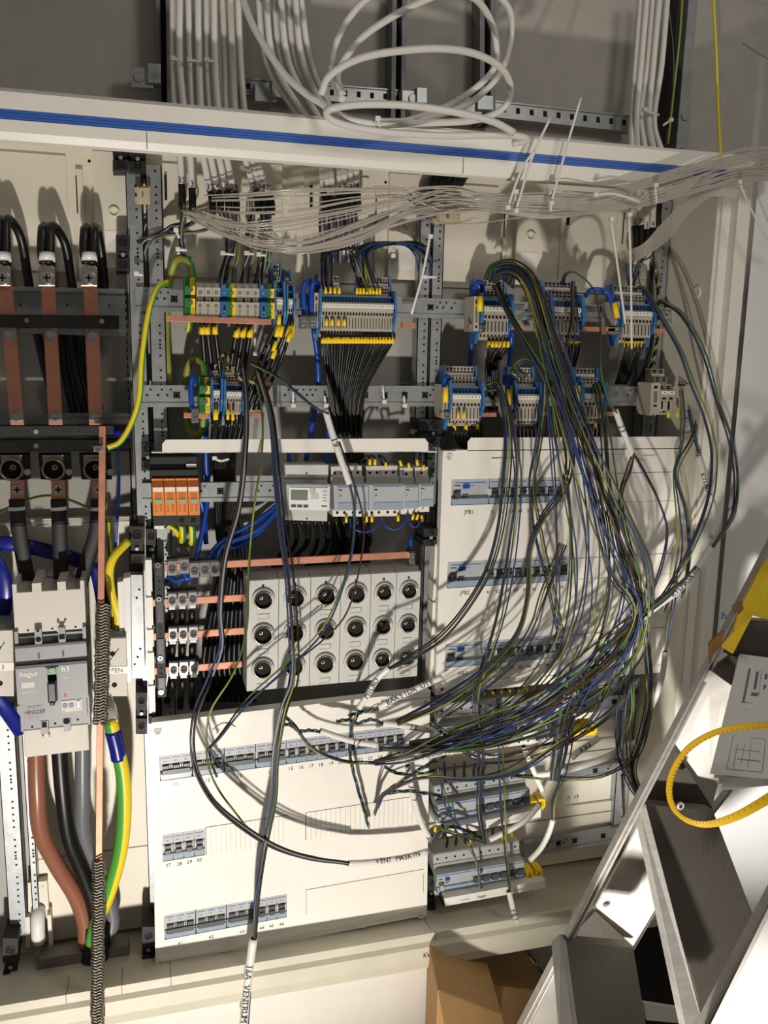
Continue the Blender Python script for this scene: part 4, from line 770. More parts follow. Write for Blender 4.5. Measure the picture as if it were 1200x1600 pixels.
# white cables coming down in two fans
bA = [((270, -20), (271, 100), (275, 190), (281, 240), (284, 292)), ((281, -20), (281, 100), (290, 190), (297, 240), (300, 298)), ((294, -20), (297, 100), (303, 190), (316, 240), (329, 303)), ((309, -20), (311, 100), (316, 190), (328, 240), (341, 302)), ((323, -20), (324, 100), (330, 190), (341, 240), (354, 300)), ((334, -20), (336, 100), (343, 190), (353, 240), (366, 303)), ((347, -20), (352, 100), (356, 190), (380, 240), (398, 300)), ((359, -20), (364, 100), (370, 190), (391, 240), (409, 303)), ((371, -20), (376, 100), (384, 190), (398, 240), (419, 304))]
numA = ['35', '3', '32', '4', '8', '29', '2', '24', '7']
bB = [((403, -20), (417, 100), (473, 190), (498, 240), (506, 300)), ((414, -20), (429, 100), (483, 190), (504, 240), (514, 306)), ((428, -20), (441, 100), (492, 190), (512, 240), (522, 312)), ((437, -20), (452, 100), (502, 190), (527, 240), (531, 306)), ((450, -20), (463, 100), (511, 190), (535, 245), (539, 300)), ((460, -20), (474, 100), (519, 190), (545, 245), (548, 303)), ((468, -20), (486, 100), (527, 190), (554, 245), (558, 300))]
bC = [((1003, -20), (994, 100), (988, 180), (987, 240), (992, 356)), ((1012, -20), (1002, 100), (995, 180), (996, 240), (1001, 356)), ((1022, -20), (1012, 100), (1001, 180), (1008, 240), (1011, 362)), ((1032, -20), (1021, 100), (1014, 190), (1023, 250), (1020, 360)), ((1044, -20), (1034, 100), (1022, 190), (1036, 250), (1030, 322))]
numC = ['3', '7', '5', '4', '']
def fan(B, nums, where, grp):
    for i, b in enumerate(B):
        dj = (i % 2) * 12; pts = [(b[0][0], b[0][1], 78 + dj), (b[1][0], b[1][1], 82 + dj), (b[2][0], b[2][1], 88 + dj), (b[3][0], b[3][1], 92), (b[4][0], b[4][1], 86)]
        t = thing('sheathed_cable', f'{ORD[i]} white sheathed cable from the left in the {where}', 'cable', at(b[4][0], b[4][1], -.086), grp)
        m = MB(); m.tube(px(pts), .0054, 'white_cable', 12); link('sheath', m, t)
        m = MB(); e = b[4]; dx = (e[0] - b[3][0]) * .25; m.tube(px([(e[0], e[1] - 4, 86), (e[0] + dx, e[1] + 14, 86), (e[0] + dx, e[1] + 32, 84)]), .0062, 'black', 10); link('shrink_sleeve', m, t, label='black shrink sleeve')
        if nums[i]:
            m = MB(); q = at(e[0] - dx * .2, e[1] - 6, -.0935); m.text(nums[i], q, (1, 0, 0), (0, 0, 1), .014, 'ink'); link('handwritten_number', m, t)
fan(bA, numA, 'left fan under the rim', 'white cables of the left fan'); fan(bB, ['5', '7', '1', '9', '6', '3', '4'], 'middle fan under the rim', 'white cables of the middle fan'); fan(bC, numC, 'right fan near the side wall', 'white cables of the right fan')
# cores from the fans to the terminals
core_cols = [('brown_wire', None, 'brown'), ('black', None, 'black'), ('grey_wire', None, 'grey'), ('blue_wire', None, 'blue'), ('green_wire', 'yellow_wire', 'green-yellow')]
def core(pts, r, ci, label, group=None, Y=None, twist=60):
    c = core_cols[ci % 5]; m = MB(); P = px(pts, Y); m.tube(P, r, c[0], 6, c[1], twist if c[1] else 0, 2); return one('wire', m, label.replace('#', c[2]), 'wire', group.replace('#', c[2]) if group else None)
def bundle(path, n, spread, r, where, cols=(0, 1, 2, 3, 4), end_spread=None, ylist=None, jit=1.0, seed=1):
    """n separate wires following one path, spreading out at the end"""
    rr = random.Random(seed)
    for i in range(n):
        f = (i / max(1, n - 1) - .5) if n > 1 else 0; ph = rr.uniform(0, 6.28); am = rr.uniform(.3, 1) * jit; pts = []
        for k, q in enumerate(path):
            t = k / (len(path) - 1); s = spread[0] + (spread[1] - spread[0]) * t if len(spread) == 2 else spread[k]
            wob = math.sin(ph + t * 7) * am * s * .35
            pts.append((q[0] + f * s * (1 if True else 0) + wob, q[1] + math.cos(ph * 2 + t * 5) * am * s * .12, q[2] + math.sin(ph * 3 + t * 4) * 6 * jit + (i % 3) * 3))
        core(pts, r, cols[i % len(cols)], f'{ORD[i]} thin # wire, {where}', f'thin # wires, {where}')
for k, (x, y, dst) in enumerate([(284, 318, 232), (300, 324, 238), (331, 330, 228)]):
    bundle([(x, y, 84), (x + 3, 345, 80), (x - 14, 352 + k * 4, 78), (255, 362 + k * 3, 74), (dst, 378, 66), (dst - 6, 400, 40)], 5, (6, 14), .0017, f'fanning left, {ORD[k]} bunch under the left white cables', seed=k)
for k, (x0, x1, dx) in enumerate([(343, 356, 360), (357, 366, 366), (398, 390, 390), (409, 412, 412), (419, 418, 418)]):
    bundle([(x0, 326, 84), (x1, 360, 90), (x1, 395, 84), (x1 - 6, 420, 84), (x1 - 8, 446, 96)], 5, (5, 14), .0017, f'dropping from the {ORD[k]} core bunch to the screw terminals', seed=10 + k)
bundle([(288, 330, 84), (283, 360, 90), (286, 395, 88), (292, 402, 60)], 5, (5, 8), .0017, 'going straight down beside the first white cable', seed=77)
bundle([(660, 385, 70), (640, 378, 76), (560, 386, 82), (520, 392, 84), (511, 402, 90), (510, 440, 104), (512, 455, 112)], 6, (10, 10), .0017, 'bending into the left of the longest strip', cols=(1, 3, 1), seed=20)
bundle([(664, 430, 60), (660, 400, 66), (640, 384, 74), (600, 380, 80), (570, 392, 84), (566, 410, 96), (572, 440, 104), (575, 455, 110)], 12, (16, 34), .0017, 'bending into the top of the longest strip', cols=(1, 3, 4, 3), seed=21)
for x in (502, 515, 527, 540, 552): bundle([(x, 330, 84), (x + 1, 360, 84), (x + 3, 390, 80), (x + 4, 410, 70)], 4, (5, 8), .0017, f'hanging from the middle white fan, {ORD[(x-502)//12]} bunch', seed=x)
bundle([(1012, 388, 84), (1000, 400, 90), (992, 415, 96), (990, 446, 100)], 10, (26, 20), .0017, 'going from the right white fan into the rightmost upper strip', cols=(3, 1, 2, 3, 4), seed=31)
# ---- black wires under the strips with yellow tags
def tagsleeve(x, y, ang, mm, label, w_=3.1, ln_=9):
    a = math.radians(ang); dx, dy = math.sin(a) * ln_, math.cos(a) * ln_; m = MB(); m.tube([at(x - dx, y - dy, -mm * .001), at(x + dx, y + dy, -mm * .001)], w_ * .001, 'tag_yellow', 10); return one('wire_tag', m, label, 'wire tag', 'yellow wire tags ' + label.split(' tag ')[-1])
def blackfan(xs, y0, xe, ye, where, r=.0022, mm0=106, mm1=60, mid=None, tags=True, tagpos=10, ang=0, tl=5):
    n = len(xs)
    for i, x in enumerate(xs):
        X = xe[0] + (xe[1] - xe[0]) * i / max(1, n - 1); pts = [(x, y0, mm0), (x + ang * .1, y0 + 18, mm0 + 4)]
        if mid: pts.append((mid[0] + (mid[1] - mid[0]) * i / max(1, n - 1), mid[2], (mm0 + mm1) / 2 + (i % 3) * 5))
        pts.append((X, ye, mm1 + (i % 4) * 5)); m = MB(); m.tube(px(pts), r, 'black', 7); one('wire', m, f'black wire, {ORD[i]} from the left, {where}', 'wire', f'black wires, {where}')
        if tags and i % tags == 0: tagsleeve(x + ang * .05, y0 + tagpos, ang, mm0 + 4, f'{ORD[i // tags]} yellow tag on the black wires {where}', r * 1000 + .8, tl)
xs = [504 + i * 4.75 for i in range(24)]
blackfan(xs, 516, (526, 560), 700, 'under the longest strip', mid=(514, 572, 610), tagpos=16, tags=1, mm0=108)
for i, x in enumerate((510, 519, 529, 538)): tagsleeve(x, 504, 0, 134, f'{ORD[i]} larger yellow tag from the left in front of the longest strip', 3.2, 5); 
for i, x in enumerate((509, 516, 523, 530)): tagsleeve(x - 0, 454, 0, 118, f'{ORD[i]} yellow tag from the left above the longest strip, left group', 2.6, 5)
for i in range(8): tagsleeve(558 + i * 5.1, 455, 0, 118, f'{ORD[i]} yellow tag from the left above the longest strip, right group', 2.4, 5)
blackfan([316, 324, 336], 497, (326, 352), 640, 'under the left screw terminals', .0042, 110, 60, tags=1, tagpos=17, tl=9)
blackfan([371, 381, 392], 500, (350, 372), 640, 'under the right screw terminals', .0042, 110, 60, tags=1, tagpos=19, tl=9, ang=-14)
blackfan([434, 440, 452, 457], 488, (380, 404), 640, 'under the tall terminal pair', .0032, 120, 66, mid=(408, 440, 560), tags=1, tagpos=30, tl=9, ang=-14)
for i, (x, y, a) in enumerate([(429, 541, -18), (428, 553, -22), (452, 527, -20), (436, 500, -5)]): tagsleeve(x, y, a, 132, f'{ORD[i]} loose yellow tag from the left on the slanting black wires', 3.6, 8)
blackfan([764 + i * 6 for i in range(6)], 528, (764, 779), 640, 'under the upper strip right of the middle rails', .0026, 108, 60, mid=(760, 776, 575), tags=1, tagpos=10)
blackfan([884 + i * 5 for i in range(5)], 530, (884, 890), 600, 'under the upper strip, centre of the right field', .0026, 104, 50, tags=1, tagpos=8)
blackfan([978 + i * 5 for i in range(6)], 530, (962, 978), 600, 'under the rightmost upper strip', .0026, 108, 60, tags=1, tagpos=8, ang=-8)
blackfan([710 + i * 6 for i in range(8)], 662, (722, 745), 700, 'under the lower strip right of the middle rails', .0024, 104, 50, tags=3, tagpos=6)
blackfan([810 + i * 6 for i in range(6)], 662, (815, 835), 700, 'under the lower strip beneath the wire bundle', .0024, 104, 50, tags=0)
blackfan([912 + i * 6 for i in range(5)], 660, (912, 930), 695, 'under the lower strip, centre of the right field', .0024, 104, 50, tags=3, tagpos=6)
blackfan([332, 343, 353, 358, 366, 374, 380], 650, (330, 372), 700, 'under the lower left strip', .003, 124, 60, tags=0)
for i, (x, y, s) in enumerate([(337, 648, 4.4), (356, 648, 2.6), (364, 649, 2.6)]): tagsleeve(x, y, 0, 140, f'{ORD[i]} yellow tag from the left in front of the lower left strip', s, 8)
for i, (x, y) in enumerate([(716, 649), (725, 649)]): tagsleeve(x, y, 0, 140, f'{ORD[i]} yellow tag from the left on the lower strip right of the middle rails', 2.5, 5)
for i, (x, y) in enumerate([(1044, 648), (1058, 647)]): tagsleeve(x, y, 0, 140, f'{ORD[i]} yellow tag from the left on the pale lower right group', 2.8, 5)
for i, (x, y, a) in enumerate([(578, 722, 0), (586, 722, 0), (603, 727, 6), (626, 724, 20), (639, 728, 10), (652, 723, 10), (662, 731, 5), (573, 811, 0), (581, 811, 0), (622, 810, 0), (645, 808, -15), (652, 808, -20), (659, 810, 0), (541, 812, 0)]): tagsleeve(x, y, a, 128, f'{ORD[i if i < 7 else i - 7]} yellow tag from the left {"above" if i < 7 else "below"} the contactors', 2.6, 4.5)
for i in range(6): tagsleeve(757 + i * 13.2, 1086 - i * 1.2, 0, 96, f'{ORD[i]} yellow tag from the left above the top open breaker row', 2.8, 4.5)
for i, (x, y) in enumerate([(734, 1316), (787, 1308), (799, 1303), (680, 1295)]): tagsleeve(x, y, 0, 110, f'{["leftmost", "second", "third", "lowest left"][i]} yellow tag above the bottom open breaker row', 3, 4.5)
# ---- heavy black wires behind the middle
def heavy(name, pts, r, mat, label, grp=None, **k): return cable(name, pts, r, mat, label, 'cable', grp, **k)
for i in range(9): heavy('cable', [(337 + i * 3.6, 690, 40), (337 + i * 3.4, 760, 42), (340 + i * 4, 830, 44), (345 + i * 4.5, 880, 46 + (i % 3) * 8), (330 + i * 6.5, 960, 50), (318 + i * 8, 1040, 52), (325 + i * 9, 1095, 40)], .0045, 'black', f'{ORD[i]} black cable from the left behind the clamp rows', 'black cables behind the clamp rows')
for i in range(12): heavy('cable', [(448 + i * 11, 812, 90), (446 + i * 11 + (i % 3) * 5, 850, 60), (420 + i * 13 - (i % 4) * 8, 900, 40), (400 + i * 14, 960, 30)], .0042, 'black', f'{ORD[i]} black cable from the left below the meter row', 'black cables below the meter row')
for i in range(10): heavy('cable', [(530 + i * 4, 640, 40), (532 + i * 3.4, 690, 36), (530 + i * 5, 760, 34), (520 + i * 6, 860, 34), (505 + i * 9, 960, 30)], .0045, 'black', f'{ORD[i]} black cable from the left behind the contactors', 'black cables behind the contactors')
for i, x in enumerate((247, 263, 281)):
    heavy('cable', [(x, 706, 70), (x + 1, 730, 86), (x + 1, 748, 90)], .0068, 'black', f'{ORD[i]} short thick black cable from the left above the surge arresters', 'thick black cables above the arresters'); m = MB(); m.tube([at(x + 1, 720, -.082), at(x + 1, 728, -.084)], .0078, 'white_gloss', 14); one('marker_ring', m, f'{ORD[i]} white marker ring from the left above the surge arresters', 'marker ring', 'white marker rings above the arresters')
for i, (x0, x1) in enumerate(((269, 262), (285, 282), (300, 300))):
    for j, y in enumerate((955, 1009, 1063)): heavy('cable', [(x0, y, 108), (x0, y + 12, 104), (x1, y + 30, 70), (x1, y + 42, 40)], .0058, 'black', f'{ORD[i]} black cable from the left under the {["second", "third", "bottom"][j]} clamp row', 'black cables under the clamps')
# black cables of the busbar lugs
for i, (x, y) in enumerate([(4, 346), (73, 356), (139, 358)]):
    for j in (0, 1):
        xx = x - 7 + j * 15; 
        if j == 0 or i == 2: pts = [(x + (j - .5) * 8, 412, 108), (xx - 1, 392, 108), (xx, y + 8, 106), (xx + 1, y, 96), (xx + 6, y + 4, 70), (xx + 14, 420, 40), (xx + 20, 520, 26)]
        else: pts = [(x + 2, 412, 108), (xx - 3, 390, 108), (xx - 2, y, 100), (xx + 8, y + 2, 80), (xx + 22, y + 30, 60), (xx + 32, y + 90, 44), (xx + 50, 540, 30), (xx + 75, 640, 24)]
        heavy('cable', pts, .0072, 'black', f'{["left", "right"][j]} thick black cable above the {LN[i]} chrome lug', 'thick black cables at the lugs', n=12)
    m = MB(); m.tube([at(x, 396, -.108), at(x + 1, 408, -.11)], .0125, 'white_gloss', 14); one('marker_ring', m, f'white printed marker ring above the {LN[i]} chrome lug', 'marker ring', 'white marker rings at the lugs')
for i in range(3): heavy('cable', [(92 + i * 14, 500, 24), (100 + i * 16, 570, 22), (118 + i * 18, 660, 22)], .0072, 'black', f'{ORD[i]} slanting black cable from the left behind the busbars', 'slanting black cables behind the busbars')
for i, pts in enumerate([[(26, 780, 106), (30, 830, 100), (38, 880, 90), (50, 930, 70)], [(91, 780, 106), (93, 830, 100), (95, 880, 90), (97, 930, 70)], [(154, 780, 106), (150, 830, 100), (135, 880, 90), (122, 930, 70)]]):
    heavy('flat_cable', pts, .0125, 'black_matt', f'{LN[i]} wide flat black cable running down to the main breaker', 'flat black cables', flat=.45, n=14); m = MB(); q = pts[0]; m.tube([at(q[0], 792, -.1085), at(q[0] + .5, 797, -.108)], .0132, 'white_gloss', 14, flat=.5); one('marker_ring', m, f'white tape ring on the {LN[i]} flat black cable', 'marker ring', 'white tape rings on flat cables')
# blue heavy cables
BL = [([(474, 440, 122), (472, 500, 126), (478, 512, 116)], 'left one of the blue loops beside the longest strip'), ([(487, 442, 122), (486, 500, 126), (488, 512, 116)], 'right one of the blue loops beside the longest strip')]
for pts, l in [([(476, 495, 118), (474, 450, 122), (482, 439, 112), (486, 445, 96), (484, 500, 90)], 'left blue cable loop beside the longest strip'), ([(487, 495, 122), (487, 450, 126), (493, 441, 116), (497, 450, 100), (496, 500, 90)], 'right blue cable loop beside the longest strip'), ([(490, 514, 100), (496, 560, 80), (497, 600, 60), (490, 650, 50), (478, 720, 46)], 'blue cable running down behind the lower rail, left of the black fan'),
               ([(300, 640, 132), (298, 605, 130), (301, 588, 120), (306, 600, 100)], 'short blue cable loop at the clamp on the lower rail'), ([(518, 640, 60), (512, 690, 60), (506, 740, 60)], 'blue cable passing behind the white shelf at the contactors'),
               ([(322, 660, 90), (322, 720, 60), (324, 780, 56), (312, 850, 90), (305, 878, 108)], 'blue cable down to the third chrome clamp of the top row'), ([(302, 690, 80), (302, 745, 70), (318, 800, 56), (322, 850, 60)], 'blue cable behind the surge arresters'),
               ([(438, 785, 50), (400, 815, 60), (345, 848, 84), (322, 878, 108)], 'upper blue cable sweeping right from the top clamp row'), ([(442, 790, 56), (400, 830, 70), (350, 852, 94), (337, 878, 112)], 'lower blue cable sweeping right from the top clamp row'), ([(432, 800, 40), (390, 845, 60), (352, 856, 60)], 'short blue cable under the two sweeping blue cables'),
               ([(262, 900, 90), (275, 908, 100), (292, 902, 108)], 'dark blue cable end hanging under the first chrome clamps'), ([(288, 895, 112), (292, 904, 114), (302, 902, 112)], 'small blue cable bend under the second chrome clamp'),
               ([(744, 500, 104), (742, 450, 108), (752, 442, 110), (757, 470, 96)], 'blue cable loop left of the upper strip right of the middle rails'), ([(739, 515, 60), (736, 550, 50), (731, 600, 44)], 'blue cable behind the rails below the tied upper rail'), ([(800, 520, 60), (796, 570, 44), (790, 640, 40)], 'blue cable running down behind the upper strips'),
               ([(915, 462, 96), (925, 453, 116), (945, 455, 120), (955, 470, 124), (964, 500, 124), (968, 512, 118)], 'blue cable arch between the centre and rightmost upper strips'), ([(697, 640, 120), (694, 600, 124), (697, 588, 118), (702, 592, 100)], 'blue cable loop left of the lower strip right of the middle rails'), ([(795, 640, 120), (793, 600, 124), (797, 588, 116), (803, 592, 100)], 'blue cable loop left of the lower strip beneath the wires'), ([(905, 635, 120), (901, 605, 122), (904, 590, 112)], 'blue cable loop left of the lower strip, centre of the right field'),
               ([(452, 700, 60), (452, 728, 80)], 'blue cable end entering the energy meter from above'), ([(641, 838, 96), (642, 862, 110)], 'short blue cable above the small end clamp'), ([(184, 700, 120), (186, 760, 110), (184, 800, 110), (180, 860, 100)], 'light blue wire running down beside the thin copper bar')]:
    heavy('cable', pts, .0046 if 'light blue' not in l else .0026, 'blue', l, 'blue cables' if 0 else None, n=10)
for i, (x, y, a) in enumerate([(750, 475, 0), (962, 485, 12), (696, 617, 0), (796, 620, 2), (903, 615, 4)]): tagsleeve(x, y, a, 132, f'{["large yellow sleeve on the blue loop at the upper middle rails", "large yellow sleeve on the blue arch", "large yellow sleeve on the lower blue loop at the middle rails", "large yellow sleeve on the blue loop beneath the wires", "large yellow sleeve on the blue loop, centre of the right field"][i]}', 5.4, 12)
for i, pts in enumerate([[(-20, 850, 60), (20, 850, 66), (70, 860, 60), (130, 878, 50)], [(-20, 860, 80), (4, 900, 86), (6, 950, 80), (-10, 985, 60)], [(-10, 1085, 100), (10, 1110, 90), (34, 1145, 70)], [(150, 880, 60), (160, 930, 60), (168, 985, 60)]]): heavy('flat_cable', pts, .013, 'blue_deep', ['dark blue flat cable crossing behind the black flat cables', 'dark blue flat cable at the left photo edge above the main breaker', 'dark blue flat cable at the left photo edge below the terminal box', 'dark blue flat cable behind the thin copper bar'][i], None, flat=.4, n=14)
# blue lug behind copper
m = MB(); m.tube([at(178, 676, -.11), at(206, 680, -.11)], .006, 'blue_deep', 12); one('cable_lug', m, 'small blue insulated lug behind the green and yellow cable end', 'cable lug')
# green / yellow heavies
GY = dict(mat2='yellow', n=12, share=4)
heavy('cable', [(262, 441, 110), (245, 452, 130), (232, 490, 150), (222, 560, 158), (218, 620, 160), (206, 660, 162), (188, 690, 165), (168, 700, 168)], .0048, 'green_bright', 'green and yellow cable curving in front of the left rails to the thin copper bar', **GY)
heavy('cable', [(303, 440, 90), (296, 412, 90), (284, 403, 80), (272, 412, 66), (264, 450, 54), (260, 520, 46), (264, 600, 44)], .0062, 'yellow_wire', 'thick yellow cable arching above the upper earth terminal and down behind', mat2='green', n=12, share=5)
heavy('cable', [(320, 640, 110), (316, 672, 100), (305, 680, 84), (292, 660, 60), (290, 600, 50), (298, 565, 70), (316, 566, 90), (320, 590, 110)], .0062, 'green', 'green and yellow cable loop around the lower earth terminal', mat2='yellow_wire', n=12, share=5)
heavy('cable', [(298, 490, 110), (296, 512, 108), (293, 516, 90)], .005, 'green', 'short green and yellow cable end under the upper earth terminal', mat2='yellow', n=12, share=4)
for i, pts in enumerate([[(285, 820, 130), (286, 838, 120), (284, 845, 90)], [(300, 820, 130), (301, 842, 120), (299, 848, 90)], [(262, 818, 110), (274, 826, 100), (280, 836, 80)]]): heavy('cable', pts, .006, 'green', f'{["middle", "right", "left"][i]} green and yellow cable end under the surge arresters', 'green and yellow ends under the arresters', mat2='yellow', n=12, share=5)
heavy('cable', [(200, 846, 100), (178, 870, 120), (171, 895, 124), (175, 930, 124), (184, 960, 122), (186, 1000, 110)], .0074, 'yellow', 'thick yellow cable bending down into the PEN terminal box', n=12)
heavy('cable', [(168, 810, 60), (172, 860, 80), (174, 920, 100), (176, 1000, 104)], .0042, 'yellow', 'thinner yellow cable beside the thick one above the PEN box', mat2='green', n=10, share=2)
heavy('cable', [(-10, 806, 90), (20, 790, 96), (60, 776, 98), (90, 776, 98), (130, 790, 96), (165, 812, 90)], .0022, 'green_wire', 'thin green and yellow wire arching between the copper tabs', mat2='yellow', n=8, share=4)
for pts, r, mt, l in [([(56, 1150, 120), (58, 1240, 128), (64, 1300, 120), (88, 1350, 104), (118, 1400, 92), (132, 1440, 88), (134, 1475, 88)], .0145, 'brown', 'thick brown power cable running down from the main breaker'), ([(91, 1150, 116), (98, 1240, 120), (108, 1310, 112), (128, 1360, 100), (145, 1410, 92), (150, 1470, 88)], .0135, 'black', 'thick black power cable running down from the main breaker'), ([(129, 1150, 106), (129, 1240, 104), (130, 1300, 96), (148, 1350, 84), (168, 1400, 78), (176, 1440, 78), (164, 1472, 82)], .0132, 'grey_cable', 'thick grey power cable running down from the main breaker')]: heavy('power_cable', pts, r, mt, l, None, n=20)
t = thing('power_cable', 'thick green and yellow power cable with blue tape and bare strands on top', 'cable', at(150, 1475, -.1)); PP = [(172, 1124, 150), (182, 1165, 152), (192, 1210, 152), (194, 1270, 150), (188, 1330, 142), (172, 1390, 128), (152, 1440, 108), (143, 1474, 98)]
m = MB(); m.tube(px(PP), .0125, 'yellow', 20, 'green_bright', 0, 9); link('sheath', m, t)
m = MB(); m.tube(px([(176, 1142, 151), (182, 1165, 152), (186, 1186, 152)]), .0134, 'blue_deep', 20); link('tape', m, t, label='blue tape')
m = MB()
for i in range(16): m.tube(px([(164 + (i % 8) * 1.2, 1086 + (i % 3) * 3, 146 + (i // 8) * 5), (166 + (i % 8) * 1.8, 1105, 149 + (i // 8) * 5), (168 + (i % 8) * 2.2, 1130, 148 + (i // 8) * 8)]), .0014, 'chrome', 6)
link('bare_strands', m, t, label='bare silver strands')
heavy('power_cable', [(150, 1440, 80), (150, 1480, 84), (146, 1512, 84), (143, 1535, 60)], .028, 'black', 'black sheath where the thick power cables come together at the bottom', n=24)
# twisted black-yellow cable at the right
heavy('cable', [(1020, 410, 60), (1027, 440, 70), (1029, 480, 74), (1027, 530, 74), (1018, 570, 70), (1003, 600, 60)], .0042, 'black', 'black and yellow spiral cable at the right of the rightmost upper strip', mat2='yellow_wire', twist=260, n=10, share=4)
heavy('cable', [(1018, 410, 50), (1018, 470, 60), (1019, 530, 66), (1008, 575, 60), (992, 603, 50)], .004, 'black', 'plain black cable beside the black and yellow spiral cable')
heavy('cable', [(343, 563, 120), (352, 553, 130), (362, 575, 140), (375, 592, 146), (395, 597, 146), (410, 600, 140)], .003, 'black', 'small black and yellow twisted cable across the lower left strip', mat2='yellow_wire', twist=330, n=8, share=4)
heavy('cable', [(1043, 0, 70), (1052, 100, 74), (1044, 200, 74)], .004, 'black', 'black cable inside the right zinc wall rail'); heavy('cable', [(1067, -10, 80), (1062, 60, 80), (1052, 150, 80), (1044, 225, 80)], .0026, 'green_wire', 'green and yellow wire along the right zinc wall rail', mat2='yellow_wire', n=8)
heavy('cable', [(1114, -10, 90), (1119, 80, 100), (1122, 170, 120), (1126, 250, 220)], .0028, 'yellow', 'thin yellow wire hanging down the wall at the top right')
# coil of white cable
cw = [[(376, -10, 120), (398, 45, 150), (438, 108, 190), (470, 140, 215), (500, 160, 235), (535, 182, 260), (590, 194, 260), (660, 192, 230), (740, 188, 200), (785, 170, 190), (798, 140, 200), (785, 108, 230), (745, 85, 260), (690, 76, 280), (620, 80, 290), (560, 92, 290), (515, 118, 280), (501, 148, 270)],
      [(536, 148, 200), (527, 120, 190), (540, 90, 190), (570, 55, 200), (620, 22, 220), (665, 0, 240), (700, -12, 240), (742, -2, 220), (768, 35, 190), (776, 80, 170), (770, 110, 160), (740, 140, 150), (700, 165, 150), (640, 188, 180), (590, 190, 220)],
      [(590, -14, 180), (560, 10, 170), (535, 45, 160), (520, 85, 160), (521, 125, 170), (535, 155, 200)],
      [(775, -12, 150), (797, 18, 150), (798, 60, 150), (786, 105, 150), (760, 140, 150), (720, 168, 160), (650, 190, 190)],
      [(803, 207, 270), (770, 190, 280), (715, 176, 290), (640, 165, 290), (570, 163, 290), (525, 168, 290), (510, 176, 280), (524, 190, 270), (560, 200, 265), (620, 208, 262), (700, 212, 262), (770, 211, 262), (812, 213, 262), (822, 219, 258), (800, 224, 250)]]
for i, pts in enumerate(cw): cable('coiled_cable', pts, .0055, 'white_cable', ['white cable crossing diagonally into the coil and round its front loop', 'large upper loop of the white cable coil above the cabinet', 'outer left loop of the white cable coil', 'outer right loop of the white cable coil', 'flat front loop of the white coil lying on the rim'][i], 'cable', n=14)
cable('loose_wire', [(1161, 67, 100), (1180, 80, 110), (1205, 95, 120)], .0012, 'grey_cable', 'short thin dark strand at the upper right photo edge')
cable('loose_wire', [(1137, 150, 120), (1144, 190, 150), (1140, 220, 180), (1128, 250, 220)], .0012, 'clear_strand', 'short curved strand rising from the clear bundle at the right')
# ---- clear strands
rr = random.Random(5)
for i in range(44):
    f = rr.uniform(-1, 1); g = rr.uniform(-1, 1); k = i % 4
    mid = [(690 + f * 20, 312 + g * 22, 190 + f * 15), (760, 316 + g * 15, 215), (850, 321 + g * 19 + f * 4, 228), (930, 318 + g * 16, 232), (1010, 300 + g * 23, 236), (1080, 280 + g * 24, 244), (1150, 262 + g * 24 + f * 6, 256), (1215, 254 + g * 28, 268)]
    if k == 0: st = [(300 + f * 14, 335 + g * 6, 120), (340, 348 + g * 12, 140), (400 + f * 10, 372 + g * 16, 160), (470, 385 + g * 8, 175), (560, 360 + g * 14, 185), (630, 330 + g * 10, 190)]
    elif k == 1: st = [(335 + f * 16, 318 + g * 14, 120), (400, 318 + g * 18, 150), (480, 312 + g * 18, 170), (560, 304 + g * 10, 180), (630, 302 + g * 8, 186)]
    elif k == 2: st = [(290 + f * 8, 332 + g * 4, 118), (360, 360 + g * 14, 150), (440, 362 + g * 24, 170), (540, 342 + g * 20, 180), (620, 320 + g * 12, 188)]
    else: st = [(400 + f * 30, 366 + g * 20, 140), (460, 392 + g * 5, 160), (540, 374 + g * 12, 176), (610, 342 + g * 14, 186)]
    if i in (9, 21, 33): mid = [(700, 350, 150), (850, 318, 170), (990, 310, 180)][:1] + mid[2:]
    cable('clear_strand', st + mid, .0011, 'clear_strand', 'thin clear plastic strand in the loose bundle under the rim', 'plastic strand', 'clear plastic strands', n=6)
for i in range(9):
    f = rr.uniform(-1, 1); cable('clear_strand', [(955 + i * 3, 395 + i * 2, 130), (1000, 385 + i * 2.4, 170), (1035 + i, 350 + i * 3, 200), (1075, 310 + i * 3, 225), (1130, 275 + i * 2.5, 250), (1215, 248 + i * 3, 266)], .0013, 'clear_strand', 'clear plastic strand of the branch dropping to the right white cables', 'plastic strand', 'clear strands of the right branch', n=6)
